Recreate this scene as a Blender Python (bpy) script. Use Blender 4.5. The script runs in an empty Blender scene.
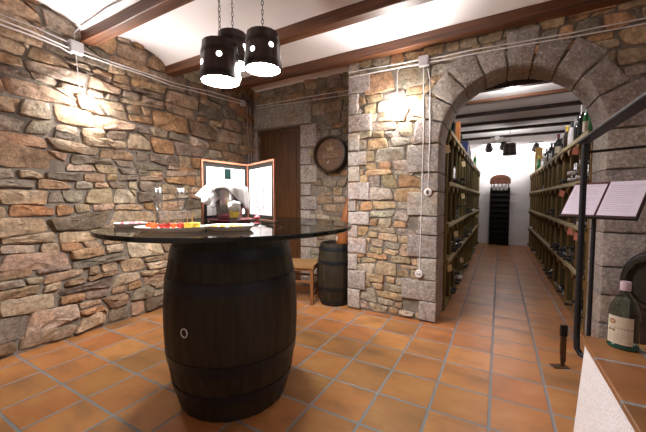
import bpy, bmesh, math, random
from mathutils import Vector, Matrix, noise as mnoise
PI = math.pi
scene = bpy.context.scene
COL = scene.collection
V = Vector

# ------------------------------------------------------------------ materials
def new_mat(name):
    m = bpy.data.materials.new(name); m.use_nodes = True
    nt = m.node_tree
    for n in list(nt.nodes): nt.nodes.remove(n)
    out = nt.nodes.new('ShaderNodeOutputMaterial')
    return m, nt, out
def nd(nt, t, **kw):
    n = nt.nodes.new(t)
    for k, v in kw.items():
        if k in n.inputs: n.inputs[k].default_value = v
        else: setattr(n, k, v)
    return n
def c4(c): return (c[0], c[1], c[2], 1.0)
def M(name, color, rough=.6, metal=0., nscale=None, namt=.25, stretch=(1, 1, 1), bump=None, color2=None, spec=.5, coat=0.):
    m, nt, out = new_mat(name)
    b = nd(nt, 'ShaderNodeBsdfPrincipled'); b.inputs['Base Color'].default_value = c4(color)
    b.inputs['Roughness'].default_value = rough; b.inputs['Metallic'].default_value = metal
    b.inputs['Specular IOR Level'].default_value = spec; b.inputs['Coat Weight'].default_value = coat
    nt.links.new(b.outputs[0], out.inputs[0])
    tc = nd(nt, 'ShaderNodeTexCoord'); mp = nd(nt, 'ShaderNodeMapping'); mp.inputs['Scale'].default_value = stretch
    nt.links.new(tc.outputs['Object'], mp.inputs[0])
    if nscale:
        no = nd(nt, 'ShaderNodeTexNoise'); no.inputs['Scale'].default_value = nscale; no.inputs['Detail'].default_value = 5
        nt.links.new(mp.outputs[0], no.inputs['Vector'])
        mx = nd(nt, 'ShaderNodeMix', data_type='RGBA')
        mx.inputs[6].default_value = c4([x * (1 - namt) for x in color])
        mx.inputs[7].default_value = c4(color2 if color2 else [min(1, x * (1 + namt)) for x in color])
        r = nd(nt, 'ShaderNodeMapRange'); r.inputs[1].default_value = .3; r.inputs[2].default_value = .7
        nt.links.new(no.outputs['Fac'], r.inputs[0]); nt.links.new(r.outputs[0], mx.inputs[0])
        nt.links.new(mx.outputs[2], b.inputs['Base Color'])
    if bump:
        n2 = nd(nt, 'ShaderNodeTexNoise'); n2.inputs['Scale'].default_value = bump[0]; n2.inputs['Detail'].default_value = 6
        nt.links.new(mp.outputs[0], n2.inputs['Vector'])
        bp = nd(nt, 'ShaderNodeBump'); bp.inputs['Strength'].default_value = bump[1]; bp.inputs['Distance'].default_value = bump[2] if len(bump) > 2 else .01
        nt.links.new(n2.outputs['Fac'], bp.inputs['Height']); nt.links.new(bp.outputs[0], b.inputs['Normal'])
    return m
def M_emit(name, color, strength):
    m, nt, out = new_mat(name)
    e = nd(nt, 'ShaderNodeEmission'); e.inputs[0].default_value = c4(color); e.inputs[1].default_value = strength
    nt.links.new(e.outputs[0], out.inputs[0]); return m
def M_glass(name, tint=(1, 1, 1), ior=1.45, rough=0.0, p=5, f0=.04, edge=None):
    """thin sheet glass: lets light straight through, mirrors at grazing angles"""
    m, nt, out = new_mat(name)
    t = nd(nt, 'ShaderNodeBsdfTransparent'); t.inputs[0].default_value = c4(tint)
    g = nd(nt, 'ShaderNodeBsdfGlossy'); g.inputs['Roughness'].default_value = rough
    lw = nd(nt, 'ShaderNodeLayerWeight'); lw.inputs[0].default_value = .5
    pw = nd(nt, 'ShaderNodeMath', operation='POWER'); pw.inputs[1].default_value = p; nt.links.new(lw.outputs['Facing'], pw.inputs[0])
    f = nd(nt, 'ShaderNodeMath', operation='MULTIPLY_ADD'); f.inputs[1].default_value = 1 - f0; f.inputs[2].default_value = f0; nt.links.new(pw.outputs[0], f.inputs[0])
    if edge is not None:
        pe = nd(nt, 'ShaderNodeMath', operation='POWER'); pe.inputs[1].default_value = 3; nt.links.new(lw.outputs['Facing'], pe.inputs[0])
        me_ = nd(nt, 'ShaderNodeMix', data_type='RGBA'); me_.inputs[6].default_value = c4(tint); me_.inputs[7].default_value = c4((edge, edge, edge))
        nt.links.new(pe.outputs[0], me_.inputs[0]); nt.links.new(me_.outputs[2], t.inputs[0])
    mx = nd(nt, 'ShaderNodeMixShader')
    nt.links.new(f.outputs[0], mx.inputs[0]); nt.links.new(t.outputs[0], mx.inputs[1]); nt.links.new(g.outputs[0], mx.inputs[2])
    nt.links.new(mx.outputs[0], out.inputs[0]); return m
def M_stone(name, bump1=(18, .9), bump2=(75, .7), fleck=None, rough=.85, patch=.35):
    """per-stone base colour from the 'Col' attribute, mottled"""
    m, nt, out = new_mat(name)
    b = nd(nt, 'ShaderNodeBsdfPrincipled'); b.inputs['Roughness'].default_value = rough; b.inputs['Specular IOR Level'].default_value = .3
    nt.links.new(b.outputs[0], out.inputs[0])
    at = nd(nt, 'ShaderNodeAttribute'); at.attribute_name = 'Col'
    tc = nd(nt, 'ShaderNodeTexCoord')
    n1 = nd(nt, 'ShaderNodeTexNoise'); n1.inputs['Scale'].default_value = 9; n1.inputs['Detail'].default_value = 7; n1.inputs['Roughness'].default_value = .65
    nt.links.new(tc.outputs['Object'], n1.inputs['Vector'])
    r = nd(nt, 'ShaderNodeMapRange'); r.inputs[1].default_value = .32; r.inputs[2].default_value = .68; r.inputs[3].default_value = 1 - patch; r.inputs[4].default_value = 1 + patch
    nt.links.new(n1.outputs['Fac'], r.inputs[0])
    mu = nd(nt, 'ShaderNodeVectorMath', operation='SCALE')
    nt.links.new(at.outputs['Color'], mu.inputs[0]); nt.links.new(r.outputs[0], mu.inputs['Scale'])
    src = mu.outputs[0]
    nf = nd(nt, 'ShaderNodeTexNoise'); nf.inputs['Scale'].default_value = 38; nf.inputs['Detail'].default_value = 6; nf.inputs['Roughness'].default_value = .7
    nt.links.new(tc.outputs['Object'], nf.inputs['Vector'])
    rf = nd(nt, 'ShaderNodeMapRange'); rf.inputs[1].default_value = .35; rf.inputs[2].default_value = .65; rf.inputs[3].default_value = .62; rf.inputs[4].default_value = 1.3
    nt.links.new(nf.outputs['Fac'], rf.inputs[0])
    mf = nd(nt, 'ShaderNodeVectorMath', operation='SCALE'); nt.links.new(src, mf.inputs[0]); nt.links.new(rf.outputs[0], mf.inputs['Scale']); src = mf.outputs[0]
    # iron-brown staining
    n3 = nd(nt, 'ShaderNodeTexNoise'); n3.inputs['Scale'].default_value = 5; n3.inputs['Detail'].default_value = 4
    mp = nd(nt, 'ShaderNodeMapping'); mp.inputs['Location'].default_value = (7, 3, 1)
    nt.links.new(tc.outputs['Object'], mp.inputs[0]); nt.links.new(mp.outputs[0], n3.inputs['Vector'])
    r3 = nd(nt, 'ShaderNodeMapRange'); r3.inputs[1].default_value = .5; r3.inputs[2].default_value = .72; r3.inputs[4].default_value = .45
    nt.links.new(n3.outputs['Fac'], r3.inputs[0])
    mx = nd(nt, 'ShaderNodeMix', data_type='RGBA'); mx.blend_type = 'MULTIPLY'
    mx.inputs[7].default_value = (1.0, .68, .42, 1)
    nt.links.new(r3.outputs[0], mx.inputs[0]); nt.links.new(src, mx.inputs[6]); src = mx.outputs[2]
    if fleck:
        vo = nd(nt, 'ShaderNodeTexNoise'); vo.inputs['Scale'].default_value = 55; vo.inputs['Detail'].default_value = 2
        nt.links.new(tc.outputs['Object'], vo.inputs['Vector'])
        r4 = nd(nt, 'ShaderNodeMapRange'); r4.inputs[1].default_value = .58; r4.inputs[2].default_value = .68; r4.inputs[4].default_value = fleck
        nt.links.new(vo.outputs['Fac'], r4.inputs[0])
        m4 = nd(nt, 'ShaderNodeMix', data_type='RGBA'); m4.inputs[7].default_value = (.74, .69, .66, 1)
        nt.links.new(r4.outputs[0], m4.inputs[0]); nt.links.new(src, m4.inputs[6]); src = m4.outputs[2]
    nt.links.new(src, b.inputs['Base Color'])
    prev = None
    for sc_, st in (bump1, bump2):
        n2 = nd(nt, 'ShaderNodeTexNoise'); n2.inputs['Scale'].default_value = sc_; n2.inputs['Detail'].default_value = 5
        nt.links.new(tc.outputs['Object'], n2.inputs['Vector'])
        bp = nd(nt, 'ShaderNodeBump'); bp.inputs['Strength'].default_value = st; bp.inputs['Distance'].default_value = .25 / sc_
        nt.links.new(n2.outputs['Fac'], bp.inputs['Height'])
        if prev: nt.links.new(prev.outputs[0], bp.inputs['Normal'])
        prev = bp
    nt.links.new(prev.outputs[0], b.inputs['Normal'])
    return m
TILE = .3034; TX0 = -1.534; TY0 = 2.717
def M_tiles(name, x0, y0, t, joint=(.22, .215, .225), jw=.026, tone=1.0):
    m, nt, out = new_mat(name)
    L = nt.links.new
    b = nd(nt, 'ShaderNodeBsdfPrincipled'); L(b.outputs[0], out.inputs[0])
    b.inputs['Specular IOR Level'].default_value = .5
    geo = nd(nt, 'ShaderNodeTexCoord')
    mp = nd(nt, 'ShaderNodeMapping'); mp.inputs['Location'].default_value = (-x0 / t, -y0 / t, 0); mp.inputs['Scale'].default_value = (1 / t, 1 / t, 1 / t)
    L(geo.outputs['Object'], mp.inputs[0])
    fl = nd(nt, 'ShaderNodeVectorMath', operation='FLOOR'); L(mp.outputs[0], fl.inputs[0])
    fr = nd(nt, 'ShaderNodeVectorMath', operation='FRACTION'); L(mp.outputs[0], fr.inputs[0])
    sp = nd(nt, 'ShaderNodeSeparateXYZ'); L(fr.outputs[0], sp.inputs[0])
    sf = nd(nt, 'ShaderNodeSeparateXYZ'); L(fl.outputs[0], sf.inputs[0])
    cf = nd(nt, 'ShaderNodeCombineXYZ'); L(sf.outputs[0], cf.inputs[0]); L(sf.outputs[1], cf.inputs[1])
    wn = nd(nt, 'ShaderNodeTexWhiteNoise', noise_dimensions='2D'); L(cf.outputs[0], wn.inputs['Vector'])
    # distance to the joint
    ds = []
    for o in (sp.outputs[0], sp.outputs[1]):
        a = nd(nt, 'ShaderNodeMath', operation='SUBTRACT'); L(o, a.inputs[0]); a.inputs[1].default_value = .5
        c = nd(nt, 'ShaderNodeMath', operation='ABSOLUTE'); L(a.outputs[0], c.inputs[0]); ds.append(c)
    mxm = nd(nt, 'ShaderNodeMath', operation='MAXIMUM'); L(ds[0].outputs[0], mxm.inputs[0]); L(ds[1].outputs[0], mxm.inputs[1])
    # wobble the joint edge slightly
    wob = nd(nt, 'ShaderNodeTexNoise'); wob.inputs['Scale'].default_value = 14; L(geo.outputs['Object'], wob.inputs['Vector'])
    wm = nd(nt, 'ShaderNodeMath', operation='MULTIPLY_ADD'); L(wob.outputs['Fac'], wm.inputs[0]); wm.inputs[1].default_value = .012; L(mxm.outputs[0], wm.inputs[2])
    jr = nd(nt, 'ShaderNodeMapRange'); jr.inputs[1].default_value = .5 - jw + .006 - .006; jr.inputs[2].default_value = .5 - jw + .012
    L(wm.outputs[0], jr.inputs[0])
    # tile tone
    cr = nd(nt, 'ShaderNodeValToRGB')
    e = cr.color_ramp.elements
    e[0].position = 0; e[0].color = c4((.34 * tone, .155 * tone, .056 * tone))
    e[1].position = 1; e[1].color = c4((.50 * tone, .225 * tone, .076 * tone))
    k = e.new(.35); k.color = c4((.43 * tone, .185 * tone, .062 * tone))
    k = e.new(.7); k.color = c4((.41 * tone, .15 * tone, .052 * tone))
    L(wn.outputs['Value'], cr.inputs[0])
    # firing flame marks: noise offset per tile, stretched
    off = nd(nt, 'ShaderNodeVectorMath', operation='MULTIPLY_ADD'); L(wn.outputs['Color'], off.inputs[0]); off.inputs[1].default_value = (40, 40, 40)
    L(mp.outputs[0], off.inputs[2])
    st = nd(nt, 'ShaderNodeMapping'); st.inputs['Scale'].default_value = (.7, 1.3, 1); L(off.outputs[0], st.inputs[0])
    n1 = nd(nt, 'ShaderNodeTexNoise'); n1.inputs['Scale'].default_value = 1.4; n1.inputs['Detail'].default_value = 4; L(st.outputs[0], n1.inputs['Vector'])
    r1 = nd(nt, 'ShaderNodeMapRange'); r1.inputs[1].default_value = .50; r1.inputs[2].default_value = .76; r1.inputs[4].default_value = .6; L(n1.outputs['Fac'], r1.inputs[0])
    mx1 = nd(nt, 'ShaderNodeMix', data_type='RGBA'); mx1.inputs[7].default_value = c4((.10 * tone, .06 * tone, .034 * tone))
    L(r1.outputs[0], mx1.inputs[0]); L(cr.outputs[0], mx1.inputs[6])
    r2 = nd(nt, 'ShaderNodeMapRange'); r2.inputs[1].default_value = .45; r2.inputs[2].default_value = .25; r2.inputs[4].default_value = .6; L(n1.outputs['Fac'], r2.inputs[0])
    mx2 = nd(nt, 'ShaderNodeMix', data_type='RGBA'); mx2.inputs[7].default_value = c4((.54 * tone, .29 * tone, .11 * tone))
    L(r2.outputs[0], mx2.inputs[0]); L(mx1.outputs[2], mx2.inputs[6])
    mx3 = nd(nt, 'ShaderNodeMix', data_type='RGBA'); mx3.inputs[7].default_value = c4(joint)
    L(jr.outputs[0], mx3.inputs[0]); L(mx2.outputs[2], mx3.inputs[6]); L(mx3.outputs[2], b.inputs['Base Color'])
    rr = nd(nt, 'ShaderNodeMapRange'); rr.inputs[3].default_value = .36; rr.inputs[4].default_value = .75; L(jr.outputs[0], rr.inputs[0]); L(rr.outputs[0], b.inputs['Roughness'])
    inv = nd(nt, 'ShaderNodeMath', operation='SUBTRACT'); inv.inputs[0].default_value = 1; L(jr.outputs[0], inv.inputs[1])
    un = nd(nt, 'ShaderNodeTexNoise'); un.inputs['Scale'].default_value = 5; L(geo.outputs['Object'], un.inputs['Vector'])
    ad = nd(nt, 'ShaderNodeMath', operation='MULTIPLY_ADD'); L(un.outputs['Fac'], ad.inputs[0]); ad.inputs[1].default_value = .5; L(inv.outputs[0], ad.inputs[2])
    bp = nd(nt, 'ShaderNodeBump'); bp.inputs['Strength'].default_value = .5; bp.inputs['Distance'].default_value = .006
    L(ad.outputs[0], bp.inputs['Height']); L(bp.outputs[0], b.inputs['Normal'])
    return m

MT = {}
MT['rubble'] = M_stone('rubble_stone')
MT['dressed'] = M_stone('dressed_stone', bump1=(34, .9), bump2=(95, .9), fleck=.45, patch=.18)
MT['mortar'] = M('mortar', (.20, .17, .14), .9, nscale=14, namt=.25, bump=(60, .6, .012))
MT['plaster'] = M('white_plaster', (.84, .80, .80), .85, nscale=2.5, namt=.04, bump=(8, .25, .02))
MT['plaster_cellar'] = M('cellar_plaster', (.80, .78, .80), .9, nscale=3, namt=.05, bump=(10, .2, .02))
MT['plaster_rough'] = M('rough_white_plaster', (.80, .77, .80), .9, nscale=30, namt=.05, bump=(90, .5, .01))
MT['floor'] = M_tiles('terracotta_tiles', TX0, TY0, TILE)
MT['landing'] = M_tiles('terracotta_treads', .335 - .12, 1.79 - .245, .30, tone=.6)
MT['beam'] = M('varnished_beam', (.075, .024, .008), .5, nscale=5, namt=.55, stretch=(.35, 9, 9), bump=(22, .25, .006), color2=(.17, .060, .021))
MT['beam_dark'] = M('dark_beam', (.028, .015, .011), .65, spec=.2, nscale=5, namt=.4, stretch=(.35, 9, 9))
MT['door'] = M('door_wood', (.085, .034, .010), .45, nscale=6, namt=.5, stretch=(9, 9, .4), bump=(20, .2, .005))
MT['barrel'] = M('dark_barrel_wood', (.026, .0195, .0115), .55, spec=.3, nscale=7, namt=.45, stretch=(6, 6, .5), bump=(24, .3, .004))
MT['hoop'] = M('dark_iron_hoop', (.010, .0115, .016), .42, metal=.3, nscale=20, namt=.3)
MT['iron'] = M('black_iron', (.012, .012, .014), .55, spec=.3, nscale=30, namt=.3)
MT['rust'] = M('rusty_iron', (.10, .045, .02), .7, metal=.3, nscale=25, namt=.5)
MT['tub'] = M('lamp_tub_wood', (.028, .011, .008), .35, nscale=8, namt=.5, stretch=(7, 7, .5), bump=(24, .2, .004))
MT['tub_hoop'] = M('lamp_tub_hoop', (.02, .012, .011), .4, metal=.4)
MT['chain'] = M('chain_metal', (.12, .10, .09), .4, metal=.9)
MT['glass'] = M_glass('clear_glass', (.985, .99, .99))
MT['tabletop'] = M_glass('grey_table_glass', (.72, .77, .75), 1.5)
MT['glass_edge'] = M('glass_edge', (.006, .012, .011), .12)
MT['tray_glass'] = M_glass('pale_green_glass', (.86, .95, .92), 1.5)
MT['steel'] = M('brushed_steel', (.40, .385, .385), .26, metal=1., nscale=6, namt=.2, stretch=(8, 8, 1))
MT['cloth'] = M('white_cloth', (.86, .86, .87), .9, bump=(120, .2, .003))
MT['china'] = M('white_china', (.84, .84, .82), .2)
MT['paper'] = M('white_paper', (.86, .85, .86), .8)
MT['menu_paper'] = M('lilac_white_paper', (.68, .60, .72), .6, nscale=4, namt=.04)
MT['menu_cover'] = M('wine_red_cover', (.075, .008, .013), .4)
MT['print'] = M('faint_print', (.40, .33, .40), .8)
MT['copper'] = M('copper_frame', (.33, .125, .07), .5, metal=.1, nscale=20, namt=.2)
MT['mat_board'] = M('dark_mount', (.022, .019, .017), .8, spec=.1)
MT['red'] = M('red_food', (.50, .028, .015), .35, nscale=60, namt=.3)
MT['orange'] = M('orange_food', (.70, .13, .015), .4, nscale=60, namt=.25)
MT['yellow'] = M('yellow_cheese', (.86, .60, .05), .45, nscale=50, namt=.12)
MT['pink'] = M('pink_food', (.70, .12, .16), .45, nscale=50, namt=.3)
MT['green_sticker'] = M('dark_green_sticker', (.004, .018, .016), .8, spec=.1)
MT['toothpick'] = M('toothpick_wood', (.55, .35, .17), .6)
MT['red_tray'] = M('red_tray', (.13, .008, .014), .35)
MT['bottle_dark'] = M('dark_bottle', (.007, .009, .008), .12, spec=.6)
MT['bottle_green'] = M('green_bottle', (.015, .16, .035), .10, spec=.7)
MT['bottle_brown'] = M('brown_bottle', (.035, .016, .007), .12, spec=.6)
MT['bottle_white'] = M('white_bottle', (.62, .60, .62), .4)
MT['label'] = M('cream_label', (.62, .54, .42), .7, nscale=12, namt=.06)
MT['label_white'] = M('white_label', (.75, .73, .74), .7)
MT['cap_pink'] = M('faded_pink_cap', (.50, .36, .40), .5)
MT['foil'] = M('red_foil', (.16, .02, .02), .4)
MT['foil_dark'] = M('black_foil', (.02, .02, .022), .4)
MT['rack'] = M('rack_wood', (.20, .15, .045), .6, nscale=4, namt=.35, stretch=(6, 6, .6), bump=(20, .2, .004))
MT['rack_warm'] = M('warm_rack_wood', (.25, .145, .045), .6, nscale=4, namt=.35, stretch=(6, 6, .6), bump=(20, .2, .004))
MT['rack_shaded'] = M('rack_divider', (.10, .07, .022), .7, nscale=4, namt=.3)  # divider wood darkened so the bays read as shaded voids
MT['rack_back'] = M('rack_back', (.03, .022, .01), .8)
MT['lip'] = M('pale_shelf_edge', (.46, .38, .22), .75, nscale=12, namt=.2)
MT['tag_cream'] = M('cream_tag', (.62, .50, .28), .8)
MT['tag_pink'] = M('pink_tag', (.55, .18, .12), .8)
MT['orange_wood'] = M('orange_wood', (.42, .16, .045), .5, nscale=6, namt=.3, stretch=(6, 6, 1))
MT['chair_wood'] = M('chair_wood', (.20, .082, .028), .45, nscale=6, namt=.35, stretch=(6, 6, .6))
MT['rush'] = M('rush_seat', (.30, .16, .06), .8, nscale=10, namt=.3, stretch=(20, 2, 2), bump=(60, .6, .006))
MT['plastic'] = M('white_plastic', (.72, .69, .68), .4)
MT['plastic_grey'] = M('grey_plastic', (.46, .44, .45), .5)
MT['dark'] = M('dark_plastic', (.03, .028, .03), .5)
MT['blue'] = M('blue_card', (.05, .08, .30), .6)
MT['leather'] = M('orange_brown_leather', (.26, .085, .022), .45, nscale=9, namt=.3)
MT['gilt'] = M('faded_gilt', (.27, .175, .08), .5)
MT['plaque'] = M('plaque_wood', (.135, .058, .02), .5, nscale=5, namt=.4, stretch=(.6, 6, 9), bump=(20, .2, .004))
MT['lamp_glow'] = M_emit('lamp_glow', (1, .94, .90), 30)
MT['diffuser'] = M_emit('lamp_diffuser', (1, .95, .91), 175)
MT['hole_glow'] = M_emit('lamp_hole', (1, .93, .9), 6)
MT['sconce_glow'] = M_emit('sconce_glow', (1, .94, .88), 120)
MT['spot_glow'] = M_emit('spot_glow', (1, .95, .95), 40)

# ------------------------------------------------------------------ helpers
def link(o, parent=None):
    COL.objects.link(o)
    if parent: o.parent = parent
    return o
def obj(name, bm, mat, parent=None, smooth=False, loc=None, recalc=True):
    me = bpy.data.meshes.new(name)
    if recalc: bmesh.ops.recalc_face_normals(bm, faces=bm.faces)
    bm.to_mesh(me); bm.free()
    if not isinstance(mat, (list, tuple)): mat = [mat]
    for m in mat: me.materials.append(m)
    if smooth:
        for p in me.polygons: p.use_smooth = True
        if smooth != 'all':
            try: me.set_sharp_from_angle(angle=math.radians(38))
            except Exception: pass
    o = bpy.data.objects.new(name, me)
    if loc: o.location = loc
    return link(o, parent)
def tag(o, label, cat, group=None):
    o['label'] = label; o['category'] = cat
    if group: o['group'] = group
    return o
def thing(name, loc, label, cat, rz=0, group=None):
    o = bpy.data.objects.new(name, None); o.location = loc; o.rotation_euler = (0, 0, rz); o.empty_display_size = .1
    link(o); return tag(o, label, cat, group)
def struct(o, kind='structure'):
    o['kind'] = kind; return o
def copy_tree(o, parent=None):
    kids = list(o.children)
    c = o.copy(); link(c, parent)
    for k in kids: copy_tree(k, c)
    return c
def bx(bm, lo, hi, mi=0, rot=None, about=None):
    vs = [bm.verts.new((x, y, z)) for x in (lo[0], hi[0]) for y in (lo[1], hi[1]) for z in (lo[2], hi[2])]
    fs = [bm.faces.new([vs[i] for i in f]) for f in ((0, 1, 3, 2), (4, 6, 7, 5), (0, 4, 5, 1), (2, 3, 7, 6), (0, 2, 6, 4), (1, 5, 7, 3))]
    for f in fs: f.material_index = mi
    if rot is not None: bmesh.ops.rotate(bm, verts=vs, cent=about or (0, 0, 0), matrix=rot)
    return vs, fs
def box_bm(lo, hi, bev=0, seg=2):
    bm = bmesh.new(); bx(bm, lo, hi)
    if bev: bmesh.ops.bevel(bm, geom=list(bm.edges), offset=bev, segments=seg, affect='EDGES', profile=.5)
    return bm
def lathe(bm, prof, seg=32, center=(0, 0, 0), axis='Z', mi=0):
    """prof: list of (r, h); closed at r=0 ends"""
    cx = V(center); rings = []
    def P(r, h, a):
        x, y = r * math.cos(a), r * math.sin(a)
        return cx + (V((x, y, h)) if axis == 'Z' else V((h, x, y)) if axis == 'X' else V((x, h, y)))
    for r, h in prof:
        if r < 1e-6: rings.append([bm.verts.new(P(0, h, 0))])
        else: rings.append([bm.verts.new(P(r, h, 2 * PI * k / seg)) for k in range(seg)])
    for a, b in zip(rings, rings[1:]):
        for k in range(seg):
            k2 = (k + 1) % seg
            if len(a) == 1 and len(b) == 1: continue
            if len(a) == 1: f = bm.faces.new((a[0], b[k], b[k2]))
            elif len(b) == 1: f = bm.faces.new((a[k], a[k2], b[0]))
            else: f = bm.faces.new((a[k], a[k2], b[k2], b[k]))
            f.material_index = mi
    return rings
def lathe_bm(prof, seg=32, **kw):
    bm = bmesh.new(); lathe(bm, prof, seg, **kw); return bm
def tube(bm, pts, r, seg=8, cap=True):
    pts = [V(p) for p in pts]; n = len(pts); rings = []
    up = V((0, 0, 1)); prev = None
    for i, p in enumerate(pts):
        t = (pts[min(i + 1, n - 1)] - pts[max(i - 1, 0)]).normalized()
        a = prev if prev is not None else (V((1, 0, 0)) if abs(t.dot(up)) > .9 else up)
        x = a.cross(t)
        if x.length < 1e-5: x = V((0, 1, 0)).cross(t)
        x.normalize(); y = t.cross(x); prev = y
        rr = r[i] if isinstance(r, (list, tuple)) else r
        rings.append([bm.verts.new(p + rr * (math.cos(2 * PI * k / seg) * x + math.sin(2 * PI * k / seg) * y)) for k in range(seg)])
    for a, b in zip(rings, rings[1:]):
        for k in range(seg): bm.faces.new((a[k], a[(k + 1) % seg], b[(k + 1) % seg], b[k]))
    if cap:
        bm.faces.new(rings[0]); bm.faces.new(rings[-1])
    return rings
def tube_bm(pts, r, seg=8):
    bm = bmesh.new(); tube(bm, pts, r, seg); return bm
def prism(bm, poly, P, n0, n1, mi=0):
    """polygon (list of (u,v)) extruded between n0 and n1; P(u,v,n) -> point"""
    a = [bm.verts.new(P(u, v, n0)) for u, v in poly]; b = [bm.verts.new(P(u, v, n1)) for u, v in poly]
    fs = [bm.faces.new(a), bm.faces.new(b)]
    for k in range(len(poly)):
        fs.append(bm.faces.new((a[k], a[(k + 1) % len(poly)], b[(k + 1) % len(poly)], b[k])))
    for f in fs: f.material_index = mi
    return fs

# ------------------------------------------------------------------ stonework
PAL = dict(
    warm=[((.36, .265, .18), 5), ((.30, .20, .125), 4), ((.27, .22, .17), 2.5), ((.40, .315, .235), 3), ((.19, .15, .115), 2), ((.35, .205, .11), 1.5)],
    pale=[((.38, .295, .20), 5), ((.40, .295, .18), 4), ((.32, .275, .22), 3), ((.41, .255, .145), 2.5), ((.42, .36, .285), 2)],
    back=[((.30, .225, .15), 5), ((.25, .20, .15), 4), ((.32, .27, .21), 2), ((.33, .20, .11), 2)])
def pick(rng, pal):
    t = sum(w for _, w in pal) * rng.random()
    for c, w in pal:
        t -= w
        if t <= 0: break
    k = rng.uniform(.8, 1.2)
    return tuple(min(.9, x * k * rng.uniform(.95, 1.05)) for x in c)
def stone(bm, lay, rng, poly, P, h, col):
    n = len(poly); pts = []
    for i in range(n):
        a = V(poly[i]); b = V(poly[(i + 1) % n]); d = b - a; L = d.length
        k = max(2, int(L / .05)); nrm = V((-d.y, d.x)).normalized() if L > 0 else V((0, 0))
        for j in range(k):
            p = a + d * (j / k)
            if j: p += nrm * rng.uniform(-.007, .007)
            pts.append(p)
    # round the corners (one corner-cutting pass)
    q = []
    for i in range(len(pts)):
        a, b, c = pts[i - 1], pts[i], pts[(i + 1) % len(pts)]
        q.append(b * .76 + (a + c) * .12)
    pts = q
    cen = sum(pts, V((0, 0))) / len(pts)
    tx, tz = rng.uniform(-.10, .10), rng.uniform(-.10, .10)
    seed = V((rng.random() * 50, rng.random() * 50, 0))
    def nz(p, k): return (mnoise.noise(V((p.x * 12, p.y * 12, 0)) + seed) + .6 * mnoise.noise(V((p.x * 34, p.y * 34, 0)) + seed)) * h * k
    rings = []
    m = len(pts)
    for s, f, k in ((1.0, -.6, 0), (.99, .45, .25), (.955, .82, .45), (.80, .96, .65), (.45, 1.0, .8)):
        ring = []
        for p in pts:
            w = cen + (p - cen) * s
            nn = h * f + nz(w, k) + ((w.x - cen.x) * tx + (w.y - cen.y) * tz if f > 0 else 0)
            v = bm.verts.new(P(w.x, w.y, nn)); v[lay] = (col[0], col[1], col[2], 1); ring.append(v)
        rings.append(ring)
    v = bm.verts.new(P(cen.x, cen.y, h * 1.02)); v[lay] = (col[0], col[1], col[2], 1)
    for a, b in zip(rings, rings[1:]):
        for k in range(m): bm.faces.new((a[k], a[(k + 1) % m], b[(k + 1) % m], b[k]))
    for k in range(m): bm.faces.new((rings[-1][k], rings[-1][(k + 1) % m], v))
def rubble(bm, lay, rng, u0, u1, z0, z1, P, pal, ch=(.10, .19), wr=(1.1, 2.6), gap=.013, h=(.014, .036), split=.35, keep=None, jit=.22):
    def wav(z):
        p1, p2 = rng.random() * 6, rng.random() * 6
        return lambda u: z + .020 * math.sin(u * 2.3 + p1) + .012 * math.sin(u * 6.1 + p2)
    z = z0; f0 = lambda u: z0
    while z < z1:
        c = rng.uniform(*ch); f1 = wav(z + c); u = u0 - rng.random() * .2; sl = 0
        while u < u1:
            w = c * rng.uniform(*wr); w = max(.08, min(w, .46)); u2 = u + w; sl2 = rng.uniform(-jit, jit) * c
            ps = []
            A, B, C_, D = V((u - sl, f0(u - sl))), V((u2 - sl2, f0(u2 - sl2))), V((u2 + sl2, f1(u2 + sl2))), V((u + sl, f1(u + sl)))
            if rng.random() < split and c > .125:
                t = rng.uniform(.35, .65); t2 = t + rng.uniform(-.12, .12)
                E_, F_ = A.lerp(D, t), B.lerp(C_, t2)
                if w > .22 and rng.random() < .45:
                    s = rng.uniform(.35, .65); G, H_ = A.lerp(B, s), E_.lerp(F_, s + rng.uniform(-.06, .06))
                    ps += [(A, G, H_, E_), (G, B, F_, H_), (E_, F_, C_, D)]
                elif w > .22 and rng.random() < .5:
                    s = rng.uniform(.35, .65); G, H_ = D.lerp(C_, s), E_.lerp(F_, s + rng.uniform(-.06, .06))
                    ps += [(A, B, F_, E_), (E_, H_, G, D), (H_, F_, C_, G)]
                else: ps += [(A, B, F_, E_), (E_, F_, C_, D)]
            elif rng.random() < .3:
                # a stone with a cut-off shoulder and a wedge filling it
                s = rng.uniform(.55, .8); t = rng.uniform(.4, .7)
                G, H_ = D.lerp(C_, s), B.lerp(C_, t)
                ps += [(A, B, H_, G, D)]
                if (G - C_).length > .05 and (H_ - C_).length > .05: ps += [(G, H_, C_)]
            else: ps += [(A, B, C_, D)]
            for p in ps:
                cen = sum(p, V((0, 0))) / len(p)
                if keep and not all(keep(q.x, q.y) for q in list(p) + [cen]): continue
                if cen.x < u0 or cen.x > u1: continue
                q = []
                for pt in p:
                    d = pt - cen; L = d.length
                    if L < .02: continue
                    e = pt + V((rng.uniform(-1, 1), rng.uniform(-1, 1))) * min(.014, L * .12)
                    d = e - cen; q.append(cen + d * max(.5, 1 - gap * .55 / max(d.length * .75, .03)))
                if len(q) >= 3:
                    stone(bm, lay, rng, q, P, rng.uniform(*h), pick(rng, pal))
            u, sl = u2, sl2
        z += c; f0 = f1
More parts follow.
